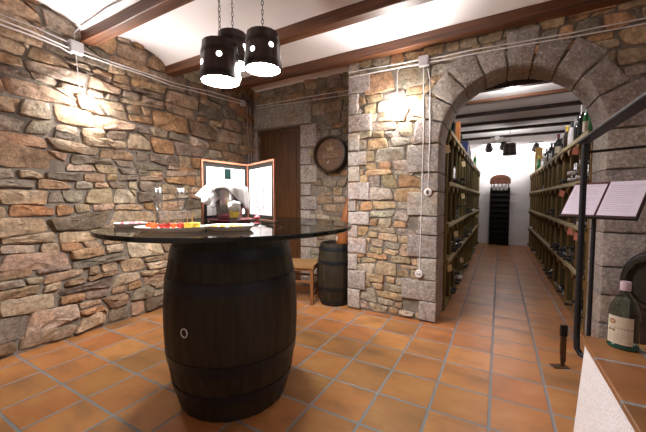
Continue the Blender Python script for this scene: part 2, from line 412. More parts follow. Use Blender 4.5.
def dressed(bm, lay, rng, poly, P, n0, n1, col, inset=.010):
    """a squared block: polygon with a pillowed, slightly uneven face, sides running back to n0"""
    cen = sum((V(p) for p in poly), V((0, 0))) / len(poly)
    pts = []
    for i in range(len(poly)):
        a, b = V(poly[i]), V(poly[(i + 1) % len(poly)]); d = b - a; k = max(2, int(d.length / .05)); nr = V((-d.y, d.x)).normalized()
        for j in range(k):
            pts.append(a + d * (j / k) + nr * rng.uniform(-.0025, .0025))
    m = len(pts); rings = []
    seed = rng.random() * 40
    for ins, nn in ((0, n0), (0, n1 - .012), (inset * .5, n1 - .003), (inset * 1.6, n1), ):
        ring = []
        for p in pts:
            d = p - cen; w = cen + d * max(.3, 1 - ins / max(d.length * .7, .02))
            k = 0 if nn == n0 else mnoise.noise(V((w.x * 22, w.y * 22, seed))) * .004
            v = bm.verts.new(P(w.x, w.y, nn + k)); v[lay] = (*col, 1); ring.append(v)
        rings.append(ring)
    inner = []
    for p in pts:
        w = cen + (p - cen) * .5
        v = bm.verts.new(P(w.x, w.y, n1 + mnoise.noise(V((w.x * 22, w.y * 22, seed))) * .006)); v[lay] = (*col, 1); inner.append(v)
    rings.append(inner)
    v = bm.verts.new(P(cen.x, cen.y, n1 + .002)); v[lay] = (*col, 1)
    for a, b in zip(rings, rings[1:]):
        for k in range(m): bm.faces.new((a[k], a[(k + 1) % m], b[(k + 1) % m], b[k]))
    for k in range(m): bm.faces.new((inner[k], inner[(k + 1) % m], v))
def stone_bm():
    bm = bmesh.new(); return bm, bm.verts.layers.float_color.new('Col')
def greys(rng, pink=1.0):
    k = rng.uniform(.86, 1.14)
    return (.37 * k, .325 * k * rng.uniform(.97, 1.03), .295 * k * rng.uniform(.95, 1.05))

XL, YA, YB = -3.22, 3.13, 3.62       # left wall, arch wall, recess wall
XJ0, XJ1, XP = -.50, .69, -1.43      # arch jambs, free edge of the arch wall
CXA, CZA, RA = .095, 1.72, .595      # arch centre and radius
Y_REAR, X_RIGHT, Y_END = -1.9, 2.9, 9.55
TH = .36
PL = lambda u, z, n: V((XL + n, u, z))
PA = lambda u, z, n: V((u, YA - n, z))
PB = lambda u, z, n: V((u, YB - n, z))

# floor
bm = bmesh.new(); bx(bm, (XL - .2, Y_REAR - .2, -.12), (X_RIGHT + .2, Y_END + .2, 0))
struct(obj('floor', bm, MT['floor']))

# left wall: mortar bed + stones
w = struct(obj('wall_left', box_bm((XL - .3, Y_REAR - .2, 0), (XL, YB + .2, 2.95)), MT['mortar']))
rng = random.Random(11); bm, lay = stone_bm()
rubble(bm, lay, rng, -1.0, YB - .02, .02, 2.88, PL, PAL['warm'], ch=(.07, .19), wr=(1.1, 3.4), h=(.016, .044), split=.5)
obj('stone_facing', bm, MT['rubble'], w, smooth=True, recalc=True)
# recess wall with the door opening
DX0, DX1, DZ = -3.13, -2.37, 2.20
bm = bmesh.new()
bx(bm, (XL, YB, 0), (DX0, YB + .2, DZ)); bx(bm, (DX1, YB, 0), (XP + .1, YB + .2, DZ)); bx(bm, (XL, YB, DZ), (XP + .1, YB + .2, 2.95))
w = struct(obj('wall_back', bm, MT['mortar']))
rng = random.Random(5); bm, lay = stone_bm()
def keepb(u, z): return not (u < DX1 + .02 and z < DZ + .01) and not (-3.15 < u < -2.22 and DZ - .02 < z < 2.48)
rubble(bm, lay, rng, XL + .02, XP, .02, 2.75, lambda u, z, n: PB(min(u, XP - .003), z, n), PAL['back'], ch=(.075, .15), wr=(1.0, 2.3), h=(.010, .022), keep=keepb, jit=.12, gap=.011, split=.4)
obj('stone_facing', bm, MT['rubble'], w, smooth=True)
bm, lay = stone_bm()
dressed(bm, lay, rng, [(-3.18, 2.215), (-2.19, 2.205), (-2.19, 2.505), (-3.18, 2.515)], PB, -.05, .035, (.30, .27, .235))
z = .0; k = 0
while z < DZ - .05:
    hh = rng.uniform(.17, .27); hh = hh if z + hh < DZ - .1 else DZ - z
    dressed(bm, lay, rng, [(DX1, z + .006), (DX1 + (.26 if k % 2 else .16), z + .006), (DX1 + (.26 if k % 2 else .16), z + hh - .006), (DX1, z + hh - .006)], PB, -.10, .030, tuple(c * .86 for c in greys(rng)))
    z += hh; k += 1
z = 0
while z < DZ - .05:
    hh = rng.uniform(.17, .27); hh = hh if z + hh < DZ - .1 else DZ - z
    dressed(bm, lay, rng, [(XL, z + .006), (DX0, z + .006), (DX0, z + hh - .006), (XL, z + hh - .006)], PB, -.10, .022, tuple(c * .8 for c in greys(rng)))
    z += hh
obj('dressed_surround', bm, MT['dressed'], w, smooth=True)
# plank door
d = bpy.data.objects.new('door_1', None); d.location = (DX0, YB + .07, 0); link(d); struct(d)
bm = bmesh.new(); W_ = DX1 - DX0; npl = 6
for i in range(npl):
    bx(bm, (i * W_ / npl + .002, 0, .01), ((i + 1) * W_ / npl - .002, .035, DZ - .04))
bmesh.ops.bevel(bm, geom=list(bm.edges), offset=.004, segments=1, affect='EDGES')
obj('plank_panel', bm, MT['door'], d)
bm = bmesh.new(); bx(bm, (-.001, -.02, 0), (.04, .05, DZ)); bx(bm, (W_ - .04, -.02, 0), (W_ + .001, .05, DZ)); bx(bm, (.04, -.02, DZ - .045), (W_ - .04, .05, DZ))
obj('door_frame', bm, MT['door'], d)

# arch wall: core with the arched opening
def arch_pts(r, n=28): return [(CXA + r * math.cos(PI - PI * k / n), CZA + r * math.sin(PI - PI * k / n)) for k in range(n + 1)]
bm = bmesh.new(); ap = arch_pts(RA + .012)
bx(bm, (XP, YA, 0), (ap[0][0], YA + TH, 2.95)); bx(bm, (ap[-1][0], YA, 0), (X_RIGHT + .2, YA + TH, 2.95))
for (ua, za), (ub, zb_) in zip(ap, ap[1:]): prism(bm, [(ua, za), (ub, zb_), (ub, 2.95), (ua, 2.95)], PA, -TH, 0)
bx(bm, (XP, YA + .02, 0), (XP + .12, YB + .05, 2.95))
wa = struct(obj('wall_front', bm, MT['mortar']))
rng = random.Random(23)
blocks = []   # dressed blocks: polygons
def col_blocks(edge, sgn, ztop, w0, w1, hs, start=0):
    z = .01; k = start; out = []
    while z < ztop - .06:
        hh = rng.uniform(*hs)
        if z + hh > ztop - .1: hh = ztop - z
        ww = (rng.uniform(*w1) if k % 2 else rng.uniform(*w0))
        a, b = (edge, edge + sgn * ww) if sgn > 0 else (edge - ww, edge)
        out.append([(a, z + .005), (b, z + .005), (b, z + hh - .005), (a, z + hh - .005)]); z += hh; k += 1
    return out
quoin = col_blocks(XP, 1, 2.66, (.09, .15), (.20, .30), (.12, .22))
jl = col_blocks(XJ0, -1, CZA, (.16, .22), (.27, .36), (.17, .25))
jr = col_blocks(XJ1, 1, CZA, (.20, .28), (.34, .46), (.19, .28), 1)
vous = []
ang = [180, 162, 146, 130, 113, 96, 79, 62, 44, 25, 0]
for a0, a1 in zip(ang, ang[1:]):
    ro = RA + rng.uniform(.19, .29)
    a0r, a1r = math.radians(a0 - .6), math.radians(a1 + .6)
    pin = [(CXA + RA * math.cos(a0r + (a1r - a0r) * t / 3), CZA + RA * math.sin(a0r + (a1r - a0r) * t / 3)) for t in range(4)]
    pout = [(CXA + ro * math.cos(a0r + (a1r - a0r) * t), CZA + ro * math.sin(a0r + (a1r - a0r) * t)) for t in (1, 0)]
    vous.append(pin + pout)
bm, lay = stone_bm()
for p in quoin: dressed(bm, lay, rng, p, PA, -.05, .034, tuple(c * 1.0 for c in greys(rng)))
obj('corner_quoins', bm, MT['dressed'], wa, smooth=True)
bm, lay = stone_bm()
for p in jl + jr: dressed(bm, lay, rng, p, PA, -TH - .01, .034, tuple(c * .9 for c in greys(rng)))
obj('arch_jambs', bm, MT['dressed'], wa, smooth=True)
bm, lay = stone_bm()
for p in vous: dressed(bm, lay, rng, p, PA, -TH - .01, .035, tuple(c * .86 for c in greys(rng)))
obj('arch_ring', bm, MT['dressed'], wa, smooth=True)
def keepa(u, z):
    if z > CZA and math.hypot(u - CXA, z - CZA) < RA + .03: return False
    return not (z <= CZA and XJ0 - .02 < u < XJ1 + .02)
bm, lay = stone_bm()
rubble(bm, lay, rng, XP, X_RIGHT, .015, 2.85, lambda u, z, n: PA(max(u, XP + .003), z, n), PAL['pale'], ch=(.085, .165), wr=(1.0, 2.6), h=(.010, .022), keep=keepa, jit=.15, gap=.012, split=.45)
obj('stone_facing', bm, MT['rubble'], wa, smooth=True)

# unseen sides of the room, closing it
struct(obj('wall_rear', box_bm((XL - .3, Y_REAR - .2, 0), (X_RIGHT + .2, Y_REAR, 2.95)), MT['plaster']))
struct(obj('wall_right', box_bm((X_RIGHT, Y_REAR, 0), (X_RIGHT + .2, YA, 2.95)), MT['plaster']))

# vaulted ceiling between the beams
BY = [1.46 + .80 * k for k in range(-4, 3)]       # beam lines ... 1.46, 2.26, 3.06
bm = bmesh.new(); prof = []
edges = [Y_REAR - .2] + BY + [YB + .1]
def vault_z(y):
    for a, b in zip(edges, edges[1:]):
        if a <= y <= b:
            sa, sb_ = (2.665 if a > 3 else 2.59), (2.665 if b > 3 else 2.59); t = (y - a) / (b - a)
            return sa + (sb_ - sa) * t + (.165 if b - a > .6 else .05) * (1 - (2 * t - 1) ** 2) ** .75
for a, b in zip(edges, edges[1:]):
    n = 14
    for k in range(n + 1):
        y = min(b - 1e-6, max(a + 1e-6, a + (b - a) * k / n)); prof.append((y, vault_z(y)))
low = [(bm.verts.new((XL - .25, y, z)), bm.verts.new((X_RIGHT + .1, y, z))) for y, z in prof]
top = [(bm.verts.new((XL - .25, y, 3.0)), bm.verts.new((X_RIGHT + .1, y, 3.0))) for y, z in (prof[0], prof[-1])]
for a, b in zip(low, low[1:]): bm.faces.new((a[0], a[1], b[1], b[0]))
bm.faces.new((top[0][0], top[1][0], top[1][1], top[0][1]))
o = struct(obj('ceiling', bm, MT['plaster'], smooth=True))
def hang_z(y): return 2.556 if min(abs(y - b) for b in BY[:-1]) < .056 else vault_z(y)
for i, y in enumerate(BY):
    zb = 2.615 if i == len(BY) - 1 else 2.555
    bm = box_bm((XL - .1, y - .05, zb), (X_RIGHT + .1, y + .05, zb + .2), .006)
    # slightly waney timber
    bmesh.ops.subdivide_edges(bm, edges=[e for e in bm.edges if abs(e.verts[0].co.x - e.verts[1].co.x) > 1], cuts=40)
    for v in bm.verts:
        v.co.z += .007 * mnoise.noise(V((v.co.x * 1.7, y * 5, .3))); v.co.y += .006 * mnoise.noise(V((v.co.x * 1.3, y * 3, 7)))
    struct(obj('ceiling_beam', bm, MT['beam']))

# ------------------------------------------------------------------ cellar shell
CX0, CX1, CY0, CZ = -.92, 1.10, YA + TH, 2.565
struct(obj('wall_cellar_left', box_bm((CX0 - .15, CY0, 0), (CX0, Y_END + .1, 2.9)), MT['plaster_cellar']))
struct(obj('wall_cellar_right', box_bm((CX1, CY0, 0), (CX1 + .15, Y_END + .1, 2.9)), MT['plaster_cellar']))
struct(obj('wall_cellar_end', box_bm((CX0 - .15, Y_END, 0), (CX1 + .15, Y_END + .15, 2.9)), MT['plaster_cellar']))
struct(obj('ceiling_cellar', box_bm((CX0 - .15, CY0 - .02, CZ), (CX1 + .15, Y_END + .15, CZ + .2)), MT['plaster_cellar']))
for i, y in enumerate((4.24, 4.94, 5.63, 6.36, 7.05, 7.86)):
    struct(obj('cellar_beam', box_bm((CX0, y - .04, (2.47, 2.53, 2.52, 2.52, 2.52, 2.52)[i]), (CX1, y + .04, CZ + .05), .006), MT['beam' if i == 1 else 'beam_dark']))

# ------------------------------------------------------------------ landing by the arch
XS, YS, ZS = .338, 1.785, .588
la = bpy.data.objects.new('stair_landing', None); la.location = (0, 0, 0); link(la); struct(la)
bm = bmesh.new()
vs, fs = bx(bm, (XS + .012, -1.2, 0), (X_RIGHT, YS - .012, ZS - .022))
for v in vs:
    if v.co.z < .01:
        if v.co.x < 1: v.co.x -= .03
        if v.co.y > 1: v.co.y += .03
bmesh.ops.bevel(bm, geom=[e for e in bm.edges], offset=.018, segments=3, affect='EDGES')
obj('plaster_side', bm, MT['plaster_rough'], la, smooth=True)
obj('tiled_top', box_bm((XS, -1.2, ZS - .022), (X_RIGHT, YS, ZS), .005), MT['landing'], la)

# railing of the landing
r = thing('handrail', (XS, YS, 0), 'black iron handrail on the tiled landing, its post hooked into the white side', 'railing')
r.location = (XS, YS, 0)
zt = 1.456
obj('post', tube_bm([(-.01, .02, zt - .01), (-.01, .02, 1.0), (-.01, .02, .56), (-.008, .016, .515), (.004, .008, .493), (.03, -.03, .49)], .0125, 10), MT['iron'], r, smooth=True)
bm = box_bm((-.032, -3.0, zt - .004), (.014, .06, zt + .010), .004); obj('rail_bar', bm, MT['iron'], r)
obj('cross_bar', tube_bm([(-.005, .02, 1.408), (.30, .02, 1.425), (1.2, .02, 1.44)], .006, 8), MT['iron'], r, smooth=True)

# menu on its holder
C0 = V((0, 0, 1.2))
BLm, BRm, TLm = V((.7505, 1.5972, 1.1071)), V((.7, 1.3, 1.1)), V((.8, 1.6, 1.3))
def cam_ray(u, v, z):
    f, yaw, pit = 313.8, -.5109, .0539
    xc, yc, zc = (u - 323) / f, (v - 216) / f, 1.
    y = yc * math.cos(pit) + zc * math.sin(pit); zz = -yc * math.sin(pit) + zc * math.cos(pit)
    return C0 + z * V((xc * math.cos(yaw) + zz * math.sin(yaw), -xc * math.sin(yaw) + zz * math.cos(yaw), -y))
BLm, BRm, TLm = cam_ray(560, 215, 1.75), cam_ray(636.5, 218, 1.46), cam_ray(576, 183, 1.80)
ex = (BRm - BLm); Wm = ex.length; ex.normalize(); ey = TLm - BLm; ey = ey - ex * ey.dot(ex); Hm = ey.length; ey.normalize(); ez = ex.cross(ey)
ctr = BLm + ex * Wm / 2
rot = Matrix((ex, ey, ez)).transposed().to_4x4()
rot.translation = ctr
def slab(bm, x0, x1, y0, y1, z0, z1): bx(bm, (x0, y0, z0), (x1, y1, z1))
mn = bpy.data.objects.new('menu', None); mn.matrix_world = rot; link(mn); tag(mn, 'open two-page wine list in a dark red cover, propped behind the handrail post', 'menu')
bm = bmesh.new()
for s in (-1, 1):
    slab(bm, min(0, s * Wm / 2), max(0, s * Wm / 2), 0, Hm, -.004, 0)
bmesh.ops.bevel(bm, geom=list(bm.edges), offset=.0015, segments=1, affect='EDGES')
obj('cover', bm, MT['menu_cover'], mn)
rng = random.Random(3)
for s in (-1, 1):
    x0, x1 = (-Wm / 2 + .005, -.007) if s < 0 else (.004, Wm / 2 - .005)
    pg = obj('page', box_bm((x0, .007, .0), (x1, Hm - .018 if s < 0 else Hm - .004, .003)), MT['menu_paper'], mn)
    bm = bmesh.new()
    yt = Hm - .045
    slab(bm, x0 + .008, x1 - .008, yt + .012, yt + .0135, .003, .0034)
    for ln in range(12):
        yy = yt - ln * (yt - .02) / 12; xx = x0 + .012; endx = x0 + .012 + (x1 - x0 - .03) * rng.choice((.45, .6, .9, .95))
        while xx < endx:
            l = rng.uniform(.005, .016); slab(bm, xx, min(xx + l, endx), yy, yy + .0022, .003, .0033); xx += l + .003
    obj('printed_text', bm, MT['print'], pg)
# holder under the menu: plate, lip and an arm to the landing's edge
mh = bpy.data.objects.new('menu_holder', None); mh.matrix_world = rot; link(mh); tag(mh, 'thin black iron reading stand carrying the open wine list', 'stand')
obj('plate', box_bm((-Wm / 2 - .004, -.006, -.010), (Wm / 2 + .004, Hm * .6, -.005)), MT['iron'], mh)
obj('lip', box_bm((-Wm / 2 - .004, -.010, -.010), (Wm / 2 + .004, -.003, .006)), MT['iron'], mh)
inv = rot.inverted()
lg = cam_ray(590, 218, 1.65); lg += (ey * .05 - ez * .012)
obj('leg', tube_bm([inv @ lg, inv @ V((lg.x, lg.y, .02))], .010, 10), MT['iron'], mh, smooth=True)
bm = box_bm((-.035, -.035, 0), (.035, .035, .02), .004); bmesh.ops.transform(bm, verts=bm.verts, matrix=inv @ Matrix.Translation((lg.x, lg.y, 0))); obj('base', bm, MT['iron'], mh)

# rusty stub on the floor below the landing
st = thing('iron_stub', (.425, 2.745, 0), 'short rusty flat iron stake with a foot plate on the floor by the landing', 'stake', rz=.45)
bm = bmesh.new(); prism(bm, [(-.008, .006), (.008, .006), (.020, .05), (.019, .2), (.018, .29), (-.016, .30), (-.019, .12)], lambda u, z, n: V((u, n, z)), -.006, .006)
obj('blade', bm, MT['rust'], st)
obj('foot_plate', box_bm((-.07, -.03, 0), (.035, .03, .007), .002), MT['rust'], st)
obj('dark_sleeve', box_bm((-.022, -.010, .225), (.024, .010, .305), .003), MT['iron'], st)

# ------------------------------------------------------------------ barrels
def bar_prof(h, re, rb, n=16, chime=.03):
    pr = []
    for k in range(n + 1):
        t = k / n; s = 2 * t - 1
        pr.append((rb - (rb - re) * abs(s) ** 2.1, h * t))
    return pr
def rad_at(h, re, rb, z): return rb - (rb - re) * abs(2 * z / h - 1) ** 2.1
def barrel_parts(root, h, re, rb, hoops, seg=48, staves=24, mat=None):
    mat = mat or MT['barrel']
    bm = bmesh.new(); pr = bar_prof(h, re, rb)
    seg = staves * 4
    rings = []
    for r_, z in pr:
        ring = []
        for k in range(seg):
            rr = r_ - (.004 if k % 4 == 0 else 0); a = 2 * PI * k / seg
            ring.append(bm.verts.new((rr * math.cos(a), rr * math.sin(a), z)))
        rings.append(ring)
    inner_t = [bm.verts.new(((re - .022) * math.cos(2 * PI * k / seg), (re - .022) * math.sin(2 * PI * k / seg), h)) for k in range(seg)]
    inner_t2 = [bm.verts.new(((re - .024) * math.cos(2 * PI * k / seg), (re - .024) * math.sin(2 * PI * k / seg), h - .035)) for k in range(seg)]
    inner_b = [bm.verts.new(((re - .022) * math.cos(2 * PI * k / seg), (re - .022) * math.sin(2 * PI * k / seg), 0)) for k in range(seg)]
    inner_b2 = [bm.verts.new(((re - .024) * math.cos(2 * PI * k / seg), (re - .024) * math.sin(2 * PI * k / seg), .035)) for k in range(seg)]
    allr = [inner_b2, inner_b] + rings + [inner_t, inner_t2]
    for a, b in zip(allr, allr[1:]):
        for k in range(seg): bm.faces.new((a[k], a[(k + 1) % seg], b[(k + 1) % seg], b[k]))
    obj('staves', bm, mat, root, smooth=True)
    for z0, z1 in hoops:
        bm = bmesh.new(); r0, r1 = rad_at(h, re, rb, z0), rad_at(h, re, rb, z1)
        lathe(bm, [(r0 - .004, z0), (r0 + .004, z0), (r1 + .004, z1), (r1 - .004, z1)], 64)
        obj('hoop', bm, MT['hoop'], root, smooth=True)
    for z0 in (.03, h - .048):
        obj('head', lathe_bm([(0, z0), (re - .02, z0), (re - .02, z0 + .016), (0, z0 + .016)], 40), mat, root, smooth=True)
BXc, BYc, HT = -1.440, 1.418, 1.022
b = thing('barrel', (BXc, BYc, 0), 'big dark oak barrel standing on the tiles and carrying the round glass top', 'barrel', rz=.3)
barrel_parts(b, HT, .318, .397, [(.115, .165), (.28, .338), (.705, .765), (.875, .932)])
# iron ring on the belly, facing the room
import_dir = math.atan2(-BYc, -BXc)
bm = bmesh.new()
ringc = cam_ray(184.5, 333, 1.60)
d2 = V((ringc.x - BXc, ringc.y - BYc, 0)); a_ = math.atan2(d2.y, d2.x)
zz = ringc.z; rr = rad_at(HT, .318, .397, zz) + .004
c = V((rr * math.cos(a_ - .3), rr * math.sin(a_ - .3), zz)); t1 = V((-math.sin(a_ - .3), math.cos(a_ - .3), 0)); nn = V((math.cos(a_ - .3), math.sin(a_ - .3), 0))
tube(bm, [c + .0195 * (math.cos(2 * PI * k / 24) * t1 + math.sin(2 * PI * k / 24) * V((0, 0, 1.15))) + nn * .004 for k in range(25)], .0034, 6, cap=False)
o = obj('bung_ring', bm, MT['plastic'], b, smooth=True); o['label'] = 'pale metal ring around the bung hole'
obj('bung', lathe_bm([(0, -.006), (.016, -.006), (.016, .006), (0, .006)], 16, axis='X'), MT['barrel'], b, smooth=True)
bpy.data.objects['bung'].location = c; bpy.data.objects['bung'].rotation_euler = (0, 0, a_ - .3)

TZ = 1.045; TR = .737; TCX, TCY = -1.452, 1.452
tt = thing('tabletop', (TCX, TCY, HT), 'large round dark glass top resting on the big barrel', 'table top')
bm = bmesh.new(); th = TZ - HT
rg = lathe(bm, [(0, 0), (TR - .004, 0), (TR, .004), (TR, th - .004), (TR - .004, th), (0, th)], 128)
for f in bm.faces:
    zc = f.calc_center_median().z
    f.material_index = 0 if (zc < .001 or zc > th - .001) else 1
obj('glass_sheet', bm, [MT['tabletop'], MT['glass_edge']], tt)
# a clear lazy-susan plate on it
LS = (-1.53, 1.53)
o = obj('glass_tray', lathe_bm([(0, 0), (.29, 0), (.296, .003), (.296, .007), (.29, .010), (0, .010)], 72), MT['tray_glass'], loc=(LS[0], LS[1], TZ)); tag(o, 'round pale green glass tray under the ice bucket', 'tray')
LZ = TZ + .010

# small barrel by the pillar
sb = thing('barrel', (-1.645, 3.215, 0), 'small dark barrel standing between the stool and the arch pillar', 'barrel')
barrel_parts(sb, .70, .165, .200, [(.02, .055), (.18, .215), (.475, .51), (.625, .665)], staves=16)
# orange-brown vessel on it
gv = thing('vessel', (-1.552, 3.235, .675), 'orange-brown cone-shaped vessel leaning on the small barrel toward the pillar', 'vessel')
gv.rotation_euler = (0, .135, 0)
obj('body', lathe_bm([(0, 0), (.066, 0), (.086, .03), (.085, .08), (.072, .20), (.052, .34), (.034, .46), (.026, .53), (.03, .55), (0, .55)], 24), MT['leather'], gv, smooth=True)
bm = bmesh.new(); lathe(bm, [(.0872, .045), (.0874, .05), (.0858, .09), (.085, .10)], 24)
bmesh.ops.delete(bm, geom=[f for f in bm.faces if not (-2.9 < math.atan2(f.calc_center_median().y, f.calc_center_median().x) < -2.2)], context='FACES')
o = obj('pale_patch', bm, MT['label'], gv); o['label'] = 'pale patch on the vessel'  # small pale patch low on one side of the body

# barrel lying by the landing
lh = cam_ray(660, 285, 1.86)
dirb = V((lh.x, lh.y, 0)).normalized(); angb = math.atan2(dirb.y, dirb.x) - PI / 2 - .15
lb = thing('barrel', lh, 'small dark keg lying on its side behind the bottle, before the stone wall', 'barrel')
barrel_parts(lb, .40, .172, .198, [(.015, .04), (.10, .13), (.27, .30), (.36, .385)], staves=18)
lb.rotation_euler = (math.radians(-90), 0, angb)
fs_ = thing('barrel_cradle', (lh.x, lh.y, 0), 'dark timber trestle carrying the lying keg behind the landing', 'cradle', rz=angb)
zc_ = lh.z
for yy in (.06, .28):
    ro = rad_at(.40, .172, .198, yy + .03) + .010
    hole = [(ro * math.sin(q), zc_ - ro * math.cos(q)) for q in [-.75 + 1.5 * k / 8 for k in range(9)]]
    bm = bmesh.new()
    for (ua, za), (ub, zb_) in zip(hole, hole[1:]): prism(bm, [(ua, 0), (ub, 0), (ub, zb_), (ua, za)], lambda u, z, n: V((u, n, z)), yy, yy + .06)
    obj('saddle', bm, MT['beam_dark'], fs_)

# ------------------------------------------------------------------ rush stool
sl = thing('stool', (-2.056, 3.105, 0), 'wooden stool with a woven rush seat between the door and the small barrel', 'stool', rz=.30)
for sx, sy in ((.19, -.17), (.19, .17), (-.19, -.17), (-.19, .17)):
    obj('leg', box_bm((sx - .018, sy - .018, 0), (sx + .018, sy + .018, .425), .004), MT['chair_wood'], sl)
bm = bmesh.new()
nx = 12
vsr = [[bm.verts.new((-.215 + .43 * i / nx, -.195 + .39 * j / nx, .452 - .016 * math.sin(PI * i / nx) * math.sin(PI * j / nx) + .004 * math.sin(max(abs(i - 6), abs(j - 6)) * 2.2))) for j in range(nx + 1)] for i in range(nx + 1)]
for i in range(nx):
    for j in range(nx): bm.faces.new((vsr[i][j], vsr[i + 1][j], vsr[i + 1][j + 1], vsr[i][j + 1]))
ex_ = bmesh.ops.extrude_face_region(bm, geom=list(bm.faces))
for v in [g for g in ex_['geom'] if isinstance(g, bmesh.types.BMVert)]: v.co.z = .418
obj('seat', bm, MT['rush'], sl, smooth=True)
for y in (-.17, .17): obj('seat_rail', box_bm((-.175, y - .010, .385), (.175, y + .010, .42)), MT['chair_wood'], sl)
for x in (-.19, .19): obj('seat_rail', box_bm((x - .010, -.155, .385), (x + .010, .155, .42)), MT['chair_wood'], sl)
for y, z in ((-.17, .25), (.17, .25)): obj('stretcher', box_bm((-.175, y - .009, z), (.175, y + .009, z + .022)), MT['chair_wood'], sl)
for x, z in ((-.19, .10), (.19, .10)): obj('stretcher', box_bm((x - .009, -.155, z), (x + .009, .155, z + .022)), MT['chair_wood'], sl)

# ------------------------------------------------------------------ barrel-head plaque
pq = thing('barrel_plaque', (-1.875, YB - .025, 1.765), 'round barrel end with faint lettering hung on the stone wall beside the door', 'plaque')
obj('rim', lathe_bm([(.205, .0), (.222, -.02), (.232, -.055), (.226, -.11), (.205, -.115), (.198, -.09), (.196, -.03)], 48, axis='Y'), M('plaque_rim', (.045, .026, .014), .5), pq, smooth=True)
bm = bmesh.new()
lathe(bm, [(0, -.062), (.199, -.062), (.199, -.03), (0, -.03)], 48, axis='Y')
obj('head_boards', bm, MT['plaque'], pq)
bm = bmesh.new()
for z in (-.055, .06): bx(bm, (-.17 if z < 0 else -.16, -.0635, z - .0018), (.17 if z < 0 else .16, -.0615, z + .0018))
obj('board_joint', bm, MT['hoop'], pq)
def text(name, body, size, mat, parent, loc, rot, ext=.001, align='CENTER'):
    cu = bpy.data.curves.new(name, 'FONT'); cu.body = body; cu.size = size; cu.align_x = align; cu.align_y = 'CENTER'; cu.extrude = ext
    cu.materials.append(mat); o = bpy.data.objects.new(name, cu); o.location = loc; o.rotation_euler = rot
    link(o, parent); dg = bpy.context.evaluated_depsgraph_get(); me = bpy.data.meshes.new_from_object(o.evaluated_get(dg)); n_ = bpy.data.objects.new(name, me)
    n_.location = loc; n_.rotation_euler = rot; bpy.data.objects.remove(o); n_.name = name
    return link(n_, parent)
text('lettering', 'BACH', .082, MT['gilt'], pq, (-.005, -.0635, -.018), (PI / 2, 0, 0))
bm = bmesh.new()
bx(bm, (-.05, -.064, .045), (.05, -.062, .052)); prism(bm, [(-.045, .055), (.045, .055), (.052, .10), (.026, .078), (0, .112), (-.026, .078), (-.052, .10)], lambda u, z, n: V((u, n, z)), -.064, -.062)
bmesh.ops.triangulate(bm, faces=[f for f in bm.faces if len(f.verts) > 4])
bx(bm, (-.012, -.064, .122), (.012, -.062, .146))
obj('crest', bm, MT['gilt'], pq)
o = obj('tap', tube_bm([(-.038, -.062, -.108), (-.030, -.075, -.100), (-.012, -.078, -.086)], [.009, .008, .005], 8), MT['plastic'], pq, smooth=True); o['label'] = 'small pale tap'

# ------------------------------------------------------------------ things on the glass table
MT['flute'] = M_glass('flute_glass', (.97, .975, .98), rough=.25, p=2.4, f0=.05, edge=.25)
def flute(loc, label):
    t = thing('champagne_flute', loc, label, 'glass', group='champagne flutes on the glass table')
    obj('foot', lathe_bm([(0, 0), (.034, 0), (.034, .0015), (.012, .004), (.0045, .010), (0, .010)], 28), MT['flute'], t, smooth='all')
    obj('stem', lathe_bm([(.0042, .010), (.0036, .045), (.0042, .075), (.008, .086)], 12), MT['flute'], t, smooth='all')
    obj('bowl', lathe_bm([(0, .082), (.008, .084), (.018, .098), (.0245, .125), (.0255, .16), (.0225, .222), (.0212, .222), (.0243, .16), (.0233, .125), (.0165, .099), (0, .088)], 28), MT['flute'], t, smooth='all')
    return t
def on_table(u, v, z=TZ):
    d = cam_ray(u, v, 1.0) - C0; k = (z - 1.2) / d.z; p = C0 + d * k; return (p.x, p.y, z)
f0 = flute(on_table(159, 224.5), 'empty champagne flute farthest along the table toward the rough stone wall')
for (u, v, l, z) in ((182, 223.5, 'empty champagne flute behind the yellow cheese cubes on the platter', TZ), (213.5, 221.5, 'empty champagne flute in front of the hanging napkin corner', LZ), (260.5, 226.5, 'empty champagne flute standing before the right white panel of the folding board', TZ)):
    c_ = copy_tree(f0); c_.location = on_table(u, v, z); c_['label'] = l

def plate(loc, label, r, name='plate', sx=1., sy=1., rz=0):
    o = obj(name, lathe_bm([(0, 0), (r * .80, 0), (r * .86, .003), (r, .021), (r, .024), (r * .80, .007), (0, .006)], 48), MT['china'], smooth=True)
    o.location = loc; o.scale = (sx, sy, 1); o.rotation_euler = (0, 0, rz)
    return tag(o, label, 'plate')
YAW = .5109
pl = on_table(173, 231.2)
plate(pl, 'long white platter of skewered bites nearest the table edge',   .100, 'platter', 1.75, .95, YAW + .06)
p2 = on_table(131, 227.0); plate(p2, 'small white plate with pinkish scraps beside the long platter', .082, rz=0)
p3 = on_table(229.5, 229.6); plate(p3, 'white plate with yellow slices in front of the ice bucket', .112, sx=1.1, sy=.85, rz=YAW)
rng = random.Random(8)
rx, ry = V((math.cos(YAW), math.sin(YAW), 0)), V((-math.sin(YAW), math.cos(YAW), 0))
def blob(bm, c, r, sq=.6, seed=0):
    res = bmesh.ops.create_icosphere(bm, subdivisions=2, radius=r)
    for v in res['verts']:
        k = 1 + .25 * mnoise.noise(v.co * 40 + V((seed, 0, 0))); v.co = V((v.co.x * k, v.co.y * k, v.co.z * k * sq)) + V(c)
